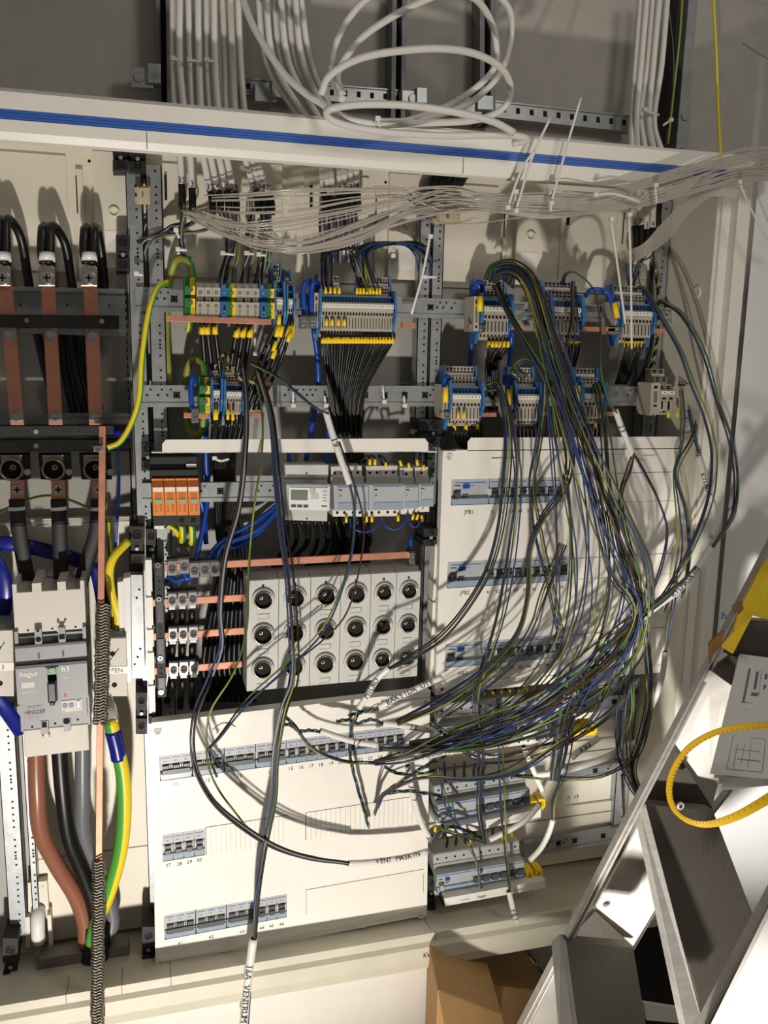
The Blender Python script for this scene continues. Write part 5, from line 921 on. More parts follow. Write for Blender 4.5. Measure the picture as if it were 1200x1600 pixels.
# ---- ties
def tie(pts, mm, label, w_=.0022, head=True):
    t = thing('cable_tie', label, 'cable tie', at(*pts[0][:2], -mm * .001), 'white cable ties'); m = MB(); m.tube(px(pts, mm), w_, 'tie', 8, flat=.45); link('strap', m, t)
    if head: m = MB(); q = at(*pts[0][:2], -mm * .001); m.box(q.x - .004, q.x + .004, q.y - .004, q.y + .003, q.z - .003, q.z + .004, 'tie'); link('head', m, t, bevel=.0008)
TIES = [([(861, 318), (884, 235), (908, 152)], 250, 'long pale tie standing up across the rim, right one'), ([(806, 330), (832, 245), (861, 182)], 250, 'long pale tie standing up across the rim, left one'), ([(793, 325), (815, 265), (836, 235)], 250, 'pale tie tail beside the left standing tie'),
        ([(955, 343), (967, 430), (977, 506)], 235, 'long pale tie hanging down in front of the rightmost upper strip, left one'), ([(983, 336), (986, 440), (987, 545)], 240, 'long pale tie hanging down in front of the rightmost upper strip, right one'), ([(672, 370), (660, 430), (643, 491)], 200, 'long pale tie hanging beside the middle rails'), ([(662, 433), (683, 433)], 100, 'small tie fixed to the middle rails'),
        ([(930, 305), (960, 303), (1000, 315)], 245, 'tie tail lying along the clear strands'), ([(1024, 290), (1026, 318)], 250, 'tie round the clear strands near the right fan'), ([(806, 300), (804, 330)], 240, 'tie round the clear strands at the left standing tie'), ([(861, 302), (861, 330)], 240, 'tie round the clear strands at the right standing tie'), ([(1155, 285), (1180, 340), (1210, 390)], 270, 'long tie tail in front of the open door'),
        ([(348, 396), (367, 398)], 106, 'tie on the cores above the blue screw terminal'), ([(385, 396), (397, 397)], 106, 'tie on the cores above the middle screw terminals'), ([(404, 398), (416, 399)], 106, 'tie on the cores above the right screw terminals'), ([(275, 360), (280, 372)], 100, 'tie on the cores fanning left'), ([(278, 390), (292, 391)], 100, 'tie above the upper earth terminal'), ([(614, 400), (616, 386)], 100, 'tie on the dark wires above the longest strip'),
        ([(434, 634), (434, 602)], 82, 'first tie from the left on the lower rail'), ([(458, 634), (458, 602)], 82, 'second tie from the left on the lower rail'), ([(509, 634), (507, 618)], 82, 'third tie from the left on the lower rail'), ([(600, 628), (598, 602)], 82, 'fourth tie from the left on the lower rail'), ([(632, 634), (631, 618)], 82, 'fifth tie from the left on the lower rail'), ([(735, 502), (737, 465)], 86, 'tie round the upper rail right of the middle rails'),
        ([(399, 553), (398, 500)], 80, 'clear tie hanging below the wide screw terminals'), ([(335, 716), (345, 720), (358, 717)], 80, 'tie round the black cables under the white shelf'), ([(213, 428), (224, 430)], 92, 'tie on the left upright rails above the upper rail'), ([(270, 92), (285, 94)], 110, 'tie round the first pair of white cables on the wall'), ([(296, 94), (313, 96)], 110, 'tie round the second pair of white cables on the wall'), ([(323, 94), (340, 97)], 110, 'tie round the third pair of white cables on the wall'), ([(1007, 172), (1030, 180)], 112, 'tie round the right white cables on the wall'), ([(1048, 188), (1036, 196)], 100, 'tie on the green and yellow wire in the wall rail'), ([(590, 186), (594, 198)], 270, 'tie round the coiled white cable')]
for a in TIES: tie(*a)
# ================================================================ loose wires in front
def flow(path, n, widths, where, r=.0015, cols=(0, 3, 4), seed=1, jit=.35, cut=None):
    """n separate wires that follow a pixel path (x, y, depth mm), spread across it"""
    rr = random.Random(seed); K = len(path)
    if isinstance(widths, (int, float)): widths = [widths] * K
    order = list(range(n)); 
    for i in range(n):
        f0 = ((i + .5) / n - .5) * 2 if n > 1 else 0; g = f0; pts = []
        ph = rr.uniform(0, 6.28); sw = rr.uniform(-.6, .6)
        for k, q in enumerate(path):
            a = path[max(0, k - 1)]; b = path[min(K - 1, k + 1)]; dx, dy = b[0] - a[0], b[1] - a[1]; L = math.hypot(dx, dy) or 1; nx, ny = -dy / L, dx / L
            s = widths[k] / 2; t = k / max(1, K - 1); e = math.sin(math.pi * t)
            o = -f0 * s * (1 - abs(sw) * e) - sw * s * e + math.sin(ph + t * 9) * s * jit * e
            pts.append((q[0] + nx * o, q[1] + ny * o, q[2] + math.sin(ph * 2 + t * 8) * 9 * e + (i % 4) * 3.2))
        if cut and i % 3 == 2: pts = pts[:-cut]
        core(pts, r, cols[i % len(cols)], f'{ORD[i]} loose # wire, {where}', f'loose # wires, {where}', twist=20)
flow([(768, 440, 118), (775, 422, 150), (800, 418, 190), (826, 440, 220), (848, 500, 245), (868, 570, 255), (893, 640, 262), (915, 700, 266), (940, 765, 270), (962, 830, 275), (985, 895, 275), (1002, 950, 270), (985, 1010, 265), (935, 1065, 260), (850, 1120, 255), (750, 1155, 245), (640, 1168, 225)], 16, [26, 22, 24, 28, 32, 38, 42, 46, 56, 62, 60, 30, 40, 50, 46, 34, 20], 'trunk arching from the upper strip', seed=3)
flow([(790, 440, 118), (798, 424, 160), (820, 428, 200), (840, 470, 225), (856, 540, 240), (866, 620, 246), (880, 700, 248), (893, 780, 250), (902, 860, 252), (898, 950, 256), (875, 1020, 256), (830, 1080, 250), (770, 1125, 245), (700, 1150, 235)], 9, [16, 14, 16, 18, 26, 34, 44, 50, 56, 50, 40, 34, 30, 20], 'middle strands of the big trunk', seed=4)
flow([(795, 445, 118), (808, 428, 150), (835, 455, 200), (858, 520, 236), (884, 600, 250), (905, 670, 256), (925, 750, 262), (945, 830, 262), (950, 920, 262), (930, 1000, 262), (900, 1060, 262), (880, 1130, 255), (866, 1220, 230)], 8, [20, 20, 22, 30, 36, 40, 52, 60, 60, 52, 50, 30, 14], 'outer strands falling to the open rows', seed=6)
flow([(878, 445, 118), (884, 428, 140), (900, 428, 160), (926, 455, 190), (937, 510, 205), (939, 580, 210), (950, 625, 212), (963, 646, 214)], 3, [8, 10, 10, 8, 8, 8, 6, 4], 'arch feeding the white sheath marked 23', seed=8)
flow([(896, 448, 118), (896, 500, 170), (884, 570, 190), (893, 620, 210), (915, 680, 225), (940, 760, 240), (975, 830, 250), (1000, 900, 262), (995, 960, 268)], 5, [10, 12, 18, 20, 24, 26, 26, 22, 10], 'falling from the upper centre strip', seed=9)
flow([(990, 452, 118), (1006, 452, 150), (1030, 490, 190), (1062, 545, 220), (1083, 600, 232), (1103, 650, 240), (1115, 710, 246), (1108, 780, 250), (1082, 850, 256), (1048, 915, 262), (1014, 962, 268)], 3, [8, 8, 10, 9, 9, 8, 9, 12, 12, 12, 8], 'inner right arch past the side wall', r=.0017, seed=10)
flow([(1032, 470, 150), (1065, 492, 190), (1098, 550, 216), (1122, 630, 230), (1143, 690, 238), (1151, 750, 244), (1146, 800, 248), (1130, 830, 254), (1113, 856, 260)], 3, [5, 8, 9, 9, 10, 9, 8, 6, 4], 'outer right arch in front of the door', r=.0018, seed=11)
flow([(1060, 600, 120), (1078, 604, 140), (1090, 630, 160), (1084, 680, 180), (1062, 722, 190), (1058, 750, 196), (1072, 800, 206), (1077, 870, 220), (1066, 935, 236)], 3, [6, 8, 8, 8, 8, 6, 10, 8, 6], 'curling from the pale right terminals', seed=12)
flow([(1064, 610, 130), (1066, 660, 160), (1062, 700, 180), (1052, 740, 190), (1058, 800, 206), (1062, 860, 220), (1048, 920, 236), (1035, 955, 250)], 2, [8, 10, 12, 14, 10, 8, 10, 10], 'straight down from the pale right terminals', cols=(4, 3), seed=13)
flow([(990, 708, 214), (982, 735, 218), (968, 775, 222), (972, 840, 230), (990, 900, 246), (1000, 955, 262)], 4, [4, 10, 18, 22, 20, 12], 'leaving the sheath marked 23 to the left', seed=14)
flow([(990, 708, 214), (1010, 742, 214), (1032, 785, 216), (1043, 830, 224), (1034, 885, 240), (1012, 940, 262)], 2, [4, 5, 6, 6, 6, 6], 'bowing right below the sheath marked 23', cols=(0, 3), seed=15)
flow([(760, 602, 120), (776, 600, 150), (786, 630, 180), (792, 680, 195), (790, 740, 205), (783, 820, 215), (765, 890, 222), (730, 950, 230), (690, 995, 238), (645, 1025, 246), (610, 1044, 250)], 4, [10, 12, 12, 14, 14, 12, 12, 12, 14, 12, 4], 'from the lower strip to the sheath on the fuse holders', r=.0016, seed=16)
flow([(762, 610, 120), (782, 612, 150), (797, 650, 185), (806, 700, 200), (810, 760, 205), (803, 830, 212), (792, 900, 220), (778, 970, 230), (756, 1040, 240), (744, 1090, 245), (752, 1180, 240), (748, 1260, 200), (756, 1312, 170)], 5, [6, 8, 12, 16, 16, 18, 20, 20, 22, 20, 18, 10, 6], 'from the lower strip down across JFB1', seed=17)
flow([(820, 590, 120), (806, 574, 145), (822, 563, 160), (846, 582, 185), (850, 640, 205), (842, 700, 215), (832, 760, 222), (842, 840, 226), (858, 910, 236), (876, 990, 250)], 4, [14, 12, 10, 12, 16, 16, 14, 16, 14, 14], 'looping over the lower strip beneath the trunk', seed=18)
flow([(775, 445, 118), (790, 480, 160), (812, 520, 190), (838, 565, 205), (866, 620, 212), (890, 700, 220), (884, 760, 224), (850, 810, 226), (830, 860, 228), (826, 930, 236), (808, 990, 244), (760, 1045, 250), (690, 1095, 250), (620, 1130, 240)], 6, [14, 12, 14, 16, 20, 22, 20, 16, 16, 14, 16, 20, 20, 10], 'crossing JFB2 to the far left', r=.0016, seed=19)
flow([(930, 600, 120), (936, 620, 150), (945, 680, 180), (952, 760, 200), (965, 840, 220), (985, 910, 240), (1002, 960, 262), (1010, 1030, 262), (1013, 1090, 250), (1003, 1150, 240), (988, 1200, 220), (1002, 1245, 190)], 6, [10, 12, 16, 22, 26, 22, 12, 18, 18, 16, 12, 10], 'from the lower centre strip down to the right', seed=20)
flow([(1002, 955, 266), (985, 1040, 262), (978, 1110, 255), (972, 1170, 240), (985, 1220, 210), (1000, 1250, 190)], 6, [14, 28, 34, 30, 16, 8], 'hanging below the crossing point at the right', seed=21)
flow([(1008, 955, 268), (965, 995, 268), (905, 1050, 266), (820, 1105, 262), (730, 1140, 255), (640, 1180, 240), (585, 1192, 225)], 8, [12, 26, 36, 34, 28, 18, 8], 'sweeping left from the crossing point', r=.0016, seed=22)
flow([(1000, 960, 266), (950, 1030, 266), (880, 1090, 262), (790, 1148, 256), (720, 1170, 250), (640, 1172, 236), (592, 1170, 225)], 7, [10, 30, 36, 30, 24, 14, 6], 'lower sweep from the crossing point', r=.0016, seed=23)
flow([(995, 962, 268), (960, 1050, 266), (920, 1120, 262), (860, 1160, 256), (800, 1200, 250), (730, 1215, 240), (660, 1214, 230), (600, 1240, 200), (586, 1270, 160)], 5, [10, 20, 26, 26, 20, 14, 10, 8, 3], 'lowest sweep to the twisted blue end', seed=24)
flow([(1010, 958, 270), (1035, 935, 272), (1065, 912, 272), (1088, 886, 272)], 5, [10, 12, 10, 6], 'entering the marked sheath at the right', seed=25)
flow([(893, 1084, 255), (930, 1050, 255), (955, 1000, 258), (985, 960, 262), (1004, 930, 264)], 5, [6, 20, 24, 20, 10], 'rising from the long white sheath', seed=26)
flow([(780, 1090, 240), (782, 1180, 236), (784, 1260, 220), (790, 1330, 205), (797, 1394, 200)], 3, [10, 12, 8, 8, 4], 'dropping to the sheath marked FB1', seed=27)
flow([(878, 1090, 250), (890, 1150, 240), (880, 1210, 225), (866, 1250, 205), (864, 1282, 195)], 3, [20, 16, 8, 6, 4], 'dropping to the short white sheath ends', seed=28)
flow([(690, 1120, 230), (720, 1100, 235), (790, 1040, 240), (830, 985, 244), (850, 930, 246), (880, 850, 246)], 4, [8, 12, 16, 16, 14, 14], 'rising across the row JFB3', seed=29)
flow([(672, 1128, 220), (700, 1150, 225), (740, 1180, 226), (780, 1185, 220), (840, 1170, 226), (900, 1150, 226), (960, 1110, 235), (1000, 1060, 245)], 4, [6, 10, 14, 14, 16, 14, 12, 10], 'low curve over the top open row', seed=30)
flow([(1018, 1098, 230), (1010, 1140, 225), (996, 1180, 218), (940, 1215, 214), (870, 1218, 214), (800, 1212, 214)], 3, [4, 8, 10, 12, 10, 6], 'curve under the big white sheath at the right', seed=31)
flow([(1040, 1016, 240), (1046, 980, 245), (1052, 940, 250), (1056, 900, 250)], 2, [3, 6, 8, 10], 'rising from the upright sheath on the right cover', cols=(3, 4), seed=32)
flow([(972, 1210, 120), (974, 1250, 110), (976, 1286, 60)], 1, [2, 2, 2], 'single cable into the round hole', r=.0028, cols=(0,), seed=33)
flow([(686, 1200, 180), (700, 1260, 170), (720, 1300, 165), (740, 1340, 165), (752, 1388, 165)], 3, [6, 6, 5, 4, 3], 'twisted end in front of the bottom row', cols=(4, 1, 3), jit=2.5, seed=34)
flow([(672, 1318, 170), (690, 1300, 170), (720, 1306, 168), (760, 1316, 166)], 3, [4, 8, 8, 4], 'short ends between the lower open rows', seed=35)
# left group
flow([(378, 570, 130), (384, 620, 160), (384, 690, 185), (374, 790, 195), (352, 870, 205), (343, 950, 210), (344, 1010, 215), (326, 1060, 222), (303, 1120, 226), (301, 1180, 226), (318, 1228, 222), (352, 1270, 216), (420, 1318, 208), (480, 1340, 204), (546, 1349, 200)], 4, [8, 10, 12, 12, 12, 12, 12, 12, 12, 12, 12, 14, 14, 8, 4], 'long left curve to the bottom sheath', r=.0019, cols=(3, 0, 2, 1), seed=40)
flow([(398, 580, 130), (410, 650, 165), (408, 720, 185), (396, 800, 195), (388, 900, 200), (386, 980, 205), (366, 1050, 212), (330, 1110, 218), (323, 1160, 220), (330, 1210, 216), (362, 1262, 212), (420, 1318, 206), (546, 1352, 202)], 1, 2, 'single thin one beside the fuse holders', r=.0019, cols=(4,), seed=41)
flow([(402, 575, 130), (424, 650, 165), (432, 740, 185), (440, 820, 196), (452, 900, 205), (458, 980, 210), (460, 1060, 214), (444, 1110, 218), (432, 1180, 218), (428, 1250, 214), (412, 1330, 210), (402, 1400, 206), (398, 1466, 204)], 6, [8, 10, 12, 12, 12, 12, 12, 12, 12, 12, 10, 8, 5], 'long bundle over the fuse holders to the lowest sheath', r=.0018, cols=(3, 2, 4, 0, 3, 1), seed=42)
flow([(388, 1600, 212), (392, 1540, 210), (398, 1440, 208), (408, 1330, 206), (420, 1290, 208)], 1, 2, 'blue one running along the lowest sheath', r=.0016, cols=(3,), seed=43)
flow([(390, 567, 130), (420, 580, 150), (455, 604, 165), (490, 634, 178), (513, 648, 184)], 3, [6, 8, 8, 6, 4], 'feeding the sheath marked 19', r=.0017, cols=(3, 4, 1), seed=44)
flow([(546, 756, 190), (554, 800, 192), (550, 860, 196), (530, 930, 202), (500, 990, 208), (440, 1050, 216), (390, 1095, 220), (345, 1150, 222), (326, 1170, 222)], 2, [3, 4, 6, 8, 10, 14, 14, 8, 4], 'from the sheath marked 19 across the fuse holders', r=.0017, cols=(4, 3), seed=45)
flow([(530, 690, 150), (555, 760, 185), (568, 815, 190), (565, 870, 196), (545, 950, 204), (510, 995, 210), (430, 1060, 216), (370, 1120, 220), (327, 1172, 222)], 1, 2, 'dark one crossing the contactors', r=.0016, cols=(0,), seed=46)
flow([(326, 1168, 222), (334, 1190, 222), (339, 1214, 220)], 3, [3, 5, 3], 'short twisted end on the lower left cover', cols=(1, 4, 3), jit=2, seed=47)
def twist(pts, label, cols=(3, 4, 1), r=.0015, turns=34):
    P = px(pts); 
    for j, c in enumerate(cols):
        Q = []; 
        for i, p in enumerate(P):
            a = 2 * math.pi * (j / len(cols)) + i * turns / 60; Q.append(p + Vector((math.cos(a) * .0022, math.sin(a) * .0022, math.sin(a * 1) * .0014)))
        cc = core_cols[c]; m = MB(); m.tube(Q, r, cc[0], 6, cc[1], 60, 2); one('wire', m, f'{cc[2]} core of the {label}', 'wire', f'cores of the {label}')
twist([(438, 1134, 190), (452, 1132, 186), (468, 1142, 190), (484, 1141, 194), (502, 1143, 198)], 'twisted end on the breaker row of the lower left cover')
twist([(444, 1118, 190), (462, 1136, 190), (490, 1170, 200), (540, 1190, 210), (588, 1192, 214)], 'dark curve into the sheath marked 18', turns=10)
twist([(526, 1127, 190), (545, 1125, 190), (560, 1130, 194), (580, 1124, 198), (600, 1131, 200)], 'twisted end above the breaker row of the lower left cover')
twist([(562, 1108, 215), (549, 1140, 200), (547, 1180, 190), (556, 1220, 175), (568, 1262, 165), (576, 1292, 158)], 'long twisted end hanging over the lower left cover')
twist([(592, 1105, 215), (570, 1112, 205), (545, 1118, 190)], 'short twisted end of the sheath on the fuse holders')
twist([(696, 1180, 220), (660, 1200, 210), (625, 1222, 190), (600, 1242, 175), (585, 1272, 160)], 'blue green twisted end pointing down left')
twist([(602, 1198, 190), (615, 1206, 190), (640, 1210, 200), (680, 1206, 210)], 'small twisted end above the ribbed blank')
twist([(606, 1239, 180), (640, 1236, 190), (690, 1243, 190)], 'small twisted end beside the long white sheath')
twist([(812, 1454, 190), (820, 1475, 188), (828, 1492, 185), (838, 1508, 180), (848, 1520, 176)], 'twisted end below the sheath marked FB1')
twist([(756, 1312, 170), (735, 1300, 165), (700, 1292, 160), (684, 1310, 150)], 'twisted dark end left of the lower white sheath')
# white sheaths with handwriting
def jacket(pts, text, label, r=.0056, tsize=.016, tpos=.5, tangle=0):
    P = px(pts); t = thing('cable_sheath', label, 'cable sheath', P[-1], 'white cable sheath ends')
    m = MB(); m.tube(P, r, 'white_cable', 14); m.cyl(P[0], P[0] + (P[0] - P[1]).normalized() * .0006, r * .7, 'hole', 10); m.cyl(P[-1], P[-1] + (P[-1] - P[-2]).normalized() * .0006, r * .7, 'hole', 10); link('sheath', m, t)
    if text:
        m = MB(); L = [0]
        for a, b in zip(P, P[1:]): L.append(L[-1] + (b - a).length)
        adv = tsize * .62; tot = adv * len(text); s0 = L[-1] * tpos - tot / 2
        for ch in text:
            s = s0 + adv / 2; s0 += adv
            if ch == ' ' or s < 0 or s > L[-1]: continue
            k = max(j for j in range(len(L)) if L[j] <= s); k = min(k, len(P) - 2); q = P[k].lerp(P[k + 1], (s - L[k]) / max(1e-6, L[k + 1] - L[k])); d = (P[k + 1] - P[k]).normalized()
            vw = (CAM - q).normalized(); up = vw.cross(d).normalized(); nn = d.cross(up).normalized()
            if nn.dot(vw) < 0: nn = -nn
            m.text(ch, q + nn * (r + .0006) - up * tsize * .34, d, up, tsize, 'ink')
        link('handwriting', m, t)
jacket([(508, 640, 184), (520, 680, 188), (534, 722, 190), (546, 756, 190)], '19', 'white sheath marked 19 slanting across the shelf strip', tpos=.42)
jacket([(961, 640, 214), (970, 665, 216), (980, 690, 216), (989, 712, 214)], '23', 'white sheath marked 23 above the right cover', tpos=.38, tsize=.013)
jacket([(396, 1466, 206), (390, 1510, 210), (384, 1560, 214), (380, 1610, 218)], '16A VENTRUM', 'white sheath marked 16A VENTRUM hanging at the bottom', r=.0080, tsize=.0165, tpos=.56)
jacket([(544, 1349, 202), (580, 1347, 200), (630, 1340, 196), (668, 1330, 190)], 'VENT MASKIN', 'white sheath marked VENT MASKIN on the lower left cover', tpos=.6, tsize=.013)
jacket([(500, 1142, 198), (530, 1152, 202), (560, 1160, 204), (590, 1164, 206)], '17', 'white sheath marked 17 slanting across the breaker row', tpos=.62)
jacket([(598, 1130, 200), (630, 1134, 204), (660, 1139, 208), (676, 1141, 210)], '20', 'white sheath marked 20 just above the breaker row', tpos=.6, tsize=.014)
jacket([(586, 1192, 214), (630, 1188, 222), (690, 1176, 230), (740, 1160, 236), (790, 1134, 240), (830, 1110, 245)], '18 FORRUM KYL', 'long white sheath marked 18 rising to the right cover', tpos=.36, tsize=.012)
jacket([(561, 1106, 216), (575, 1084, 228), (590, 1060, 240), (608, 1043, 248)], 'MICRO', 'white sheath marked MICRO over the right fuse holders', tsize=.014)
jacket([(592, 1105, 216), (620, 1090, 226), (655, 1074, 234), (690, 1058, 238)], 'BAKSIDA UTE', 'white sheath marked BAKSIDA UTE beside the fuse holders', tsize=.0135, tpos=.5)
jacket([(637, 1196, 180), (645, 1240, 176), (656, 1280, 170), (672, 1311, 160)], '7', 'plain white sheath hanging at the right edge of the lower left cover', tpos=.4, tsize=.012)
jacket([(765, 1312, 176), (790, 1300, 184), (820, 1282, 190), (844, 1256, 196)], '', 'plain white sheath between the lower open rows')
jacket([(864, 1280, 196), (858, 1300, 194), (846, 1324, 188), (828, 1344, 180)], '', 'short white sheath right of the yellow warning caps')
jacket([(795, 1392, 200), (800, 1414, 200), (806, 1436, 198), (813, 1456, 194)], 'FB1', 'white sheath marked FB1 in front of the bottom rim', tpos=.5, tsize=.016)
jacket([(836, 1212, 215), (880, 1204, 222), (930, 1190, 226), (970, 1172, 228), (994, 1160, 228)], '24', 'big white sheath marked 24 below the right cover', tpos=.8, tsize=.014, r=.0065)
jacket([(818, 1166, 225), (828, 1190, 222), (838, 1214, 216), (848, 1236, 206)], '', 'plain white sheath pointing down between the open rows', r=.005)
jacket([(936, 1152, 232), (920, 1164, 230), (905, 1174, 228), (893, 1184, 226)], 'FR4', 'white sheath marked FR4 right of the top open row', tsize=.014, r=.0062)
jacket([(1004, 965, 270), (1028, 946, 272), (1060, 922, 274), (1092, 885, 274), (1110, 855, 268)], 'KYLMASKIN', 'curved white sheath marked KYLMASKIN at the right of the tangle', tsize=.013, tpos=.55, r=.0062)
jacket([(1040, 1018, 240), (1036, 1050, 238), (1028, 1080, 234), (1018, 1104, 230)], '', 'white upright sheath at the lower right of the right cover')
jacket([(702, 1176, 234), (730, 1166, 238), (770, 1152, 240), (800, 1140, 242)], '26', 'white sheath above the top open row, lower left of the long one', r=.005, tsize=.012)
jacket([(735, 1179, 225), (750, 1180, 225), (765, 1180, 225), (778, 1178, 225)], 'UTTAG', 'small white sheath marked UTTAG in front of the top open row', tsize=.012)
jacket([(818, 1152, 244), (850, 1126, 248), (880, 1098, 252), (898, 1080, 255)], '', 'thick white sheath rising to the right over the top open row', r=.0066)
jacket([(1090, 712, 200), (1098, 740, 206), (1108, 770, 212), (1114, 800, 220), (1112, 840, 230)], 'KYLRUM', 'white sheath marked KYLRUM hanging along the side wall', tsize=.012, tpos=.35)
m = MB(); m.tube(px([(1076, 640, 160), (1083, 675, 180), (1092, 708, 200)]), .003, 'blue_wire', 8); one('wire', m, 'dark blue end above the sheath marked KYLRUM', 'wire')
# blue link wires under the contactors, short black bends above
for i, pts in enumerate([[(546, 810, 126), (550, 824, 140), (570, 832, 146), (588, 824, 140), (597, 811, 126)], [(597, 811, 126), (602, 822, 140), (618, 828, 144), (632, 818, 138), (636, 803, 124)], [(637, 803, 126), (640, 818, 138), (650, 824, 140), (659, 812, 130)]]): cable('link_wire', pts, .0015, 'blue', f'{ORD[i]} thin blue link wire from the left under the contactors', 'wire', 'blue link wires', n=8)
for i, pts in enumerate([[(560, 730, 100), (568, 716, 110), (578, 712, 118), (579, 722, 124)], [(570, 726, 100), (580, 712, 112), (587, 716, 122)], [(600, 730, 100), (592, 712, 108), (602, 718, 118), (604, 730, 118)], [(606, 724, 116), (620, 718, 112), (628, 724, 118)], [(660, 700, 80), (656, 712, 110), (653, 724, 118)], [(674, 716, 90), (664, 718, 112), (662, 730, 120)]]): cable('wire', pts, .0022, 'black', f'{ORD[i]} short bent black wire from the left above the contactors', 'wire', 'short bent wires above the contactors', n=8)
for i in range(8): cable('wire', [(726 + i * 16, 1075 - i, 70), (726 + i * 16, 1090 - i, 84), (727 + i * 16, 1104 - i, 100)], .0024, 'black', f'{ORD[i]} black wire from the left entering the top open row', 'wire', 'black wires entering the top open row', n=8)
for i in range(8): cable('wire', [(694 + i * 16, 1190 + (i % 2) * 4, 60), (695 + i * 15, 1205, 84), (696 + i * 15, 1222 - i * 2, 100)], .0024, 'black', f'{ORD[i]} black wire from the left entering the middle open row', 'wire', 'black wires entering the middle open row', n=8)
for i in range(8): cable('wire', [(700 + i * 14, 1300 - i, 60), (699 + i * 14, 1314 - i, 80), (697 + i * 14, 1330 - i * 2, 98)], .0024, 'black', f'{ORD[i]} black wire from the left entering the bottom open row', 'wire', 'black wires entering the bottom open row', n=8)
# ================================================================ below and in front
m = MB(); a = at(0, 1600, -.17); m.box(-.56, .13, -.168, -.005, -.70, -.100, 'white'); m.box(.1312, .505, -.168, -.005, -.70, -.100, 'white'); one('plinth_panel', m, 'white plinth panel under the left part of the cabinet', 'plinth')
def poly(m, pts, mm, th, mat, mms=None):
    P = [at(x, y, -(mms[i] if mms else mm) * .001) for i, (x, y) in enumerate(pts)]; m.prism(P, (0, th, 0), mat)
def pplane(tri, pts):
    A, B, D = [at(x, y, -k * .001) for x, y, k in tri]; n = (B - A).cross(D - A); out = []
    for x, y in pts: r = at(x, y, -.3) - CAM; out.append(CAM + r * ((A - CAM).dot(n) / r.dot(n)))
    return out
# cardboard boxes
def carton(pts, mm0, dep, label):
    P = [at(x, y, -mm0 * .001) for x, y in pts]; m = MB(); zb = -.70; t = .004
    a, b = P; back = Vector((dep * .2, dep, 0))
    def wall(p, q): 
        d = (q - p); n = Vector((-d.y, d.x, 0)).normalized() * t
        m.hexa([p, q, Vector((q.x, q.y, zb)), Vector((p.x, p.y, zb)), p + n, q + n, Vector((q.x + n.x, q.y + n.y, zb)), Vector((p.x + n.x, p.y + n.y, zb))], 'cardboard')
    m.hexa([a + back, b + back, b, a, a + back + Vector((0, 0, -.004)), b + back + Vector((0, 0, -.004)), b + Vector((0, 0, -.004)), a + Vector((0, 0, -.004))], 'cardboard'); wall(a, b); wall(b, b + back); wall(b + back, a + back); wall(a + back, a)
    m.hexa([a + Vector((0, 0, 0)), b, b + Vector((0, -.10, -.10)), a + Vector((0, -.10, -.10)), a + Vector((0, .003, .002)), b + Vector((0, .003, .002)), b + Vector((0, -.097, -.097)), a + Vector((0, -.097, -.097))], 'cardboard')
    one('cardboard_box', m, label, 'box', 'cardboard boxes', bevel=.0006)
carton([(684, 1548), (784, 1586)], 330, .14, 'open brown cardboard box in front below the cabinet, left one')
carton([(744, 1538), (860, 1552)], 160, .12, 'open brown cardboard box behind the other, nearer to the ladder')
# step ladder
L = thing('step_ladder', 'aluminium step ladder standing at the lower right in front of the cabinet', 'ladder', (.75, -.6, -1.0))
def stile(x0, y0, x1, y1, w_, mm0, mm1, name='stile'):
    A, B = at(x0, y0, -mm0 * .001), at(x1, y1, -mm1 * .001); d = (B - A).normalized(); n = Vector((-d.z, 0, d.x)).normalized() * w_ / 2; m = MB(); dp = .010
    def slab(a, b, d0, d1, mat):
        o0, o1 = Vector((0, d0, 0)), Vector((0, d1, 0)); m.hexa([A + n * a + o0, B + n * a + o0, B + n * b + o0, A + n * b + o0, A + n * a + o1, B + n * a + o1, B + n * b + o1, A + n * b + o1], mat)
    slab(1, .4, -.004, dp, 'aluminium'); slab(.4, -.3, .0, dp, 'aluminium'); slab(-.3, -1, -.004, dp, 'aluminium'); 
    return link(name, m, L, bevel=.001)
stile(800, 1640, 1215, 836, .013, 560, 460); stile(1085, 1640, 1225, 1372, .020, 780, 740)
stile(960, 1530, 1030, 1408, .007, 330, 330, 'rear_stile'); stile(1108, 1275, 1142, 1232, .008, 330, 330, 'rear_stile')
def tread(pts, lip, mm, name='tread'):
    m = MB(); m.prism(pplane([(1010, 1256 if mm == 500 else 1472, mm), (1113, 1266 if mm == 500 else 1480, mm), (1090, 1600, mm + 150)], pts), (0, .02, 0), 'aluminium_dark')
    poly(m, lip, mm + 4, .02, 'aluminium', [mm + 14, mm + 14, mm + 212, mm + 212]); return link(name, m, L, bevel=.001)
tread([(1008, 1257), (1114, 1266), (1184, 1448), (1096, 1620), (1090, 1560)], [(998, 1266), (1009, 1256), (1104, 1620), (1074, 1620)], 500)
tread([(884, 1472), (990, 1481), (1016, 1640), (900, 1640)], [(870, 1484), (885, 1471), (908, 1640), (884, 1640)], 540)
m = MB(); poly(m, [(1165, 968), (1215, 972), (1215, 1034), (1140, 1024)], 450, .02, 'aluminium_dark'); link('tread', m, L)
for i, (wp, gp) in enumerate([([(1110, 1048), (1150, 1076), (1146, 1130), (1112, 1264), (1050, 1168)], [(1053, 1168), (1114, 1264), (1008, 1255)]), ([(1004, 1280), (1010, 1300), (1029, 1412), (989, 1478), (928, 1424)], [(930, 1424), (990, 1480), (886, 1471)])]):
    m = MB(); poly(m, wp, 455, .004, 'aluminium_lit', [500, 490, 480, 440, 452]); link('side_plate', m, L); m = MB(); poly(m, gp, 462, .008, 'aluminium_dark'); link('plate_shade', m, L)  # dark pieces here and below paint the plates' shadowed parts, pale ones the lit
m = MB(); poly(m, [(1112, 1046), (1142, 1024), (1166, 1030), (1150, 1080)], 458, .006, 'aluminium_dark'); link('plate_shade', m, L)
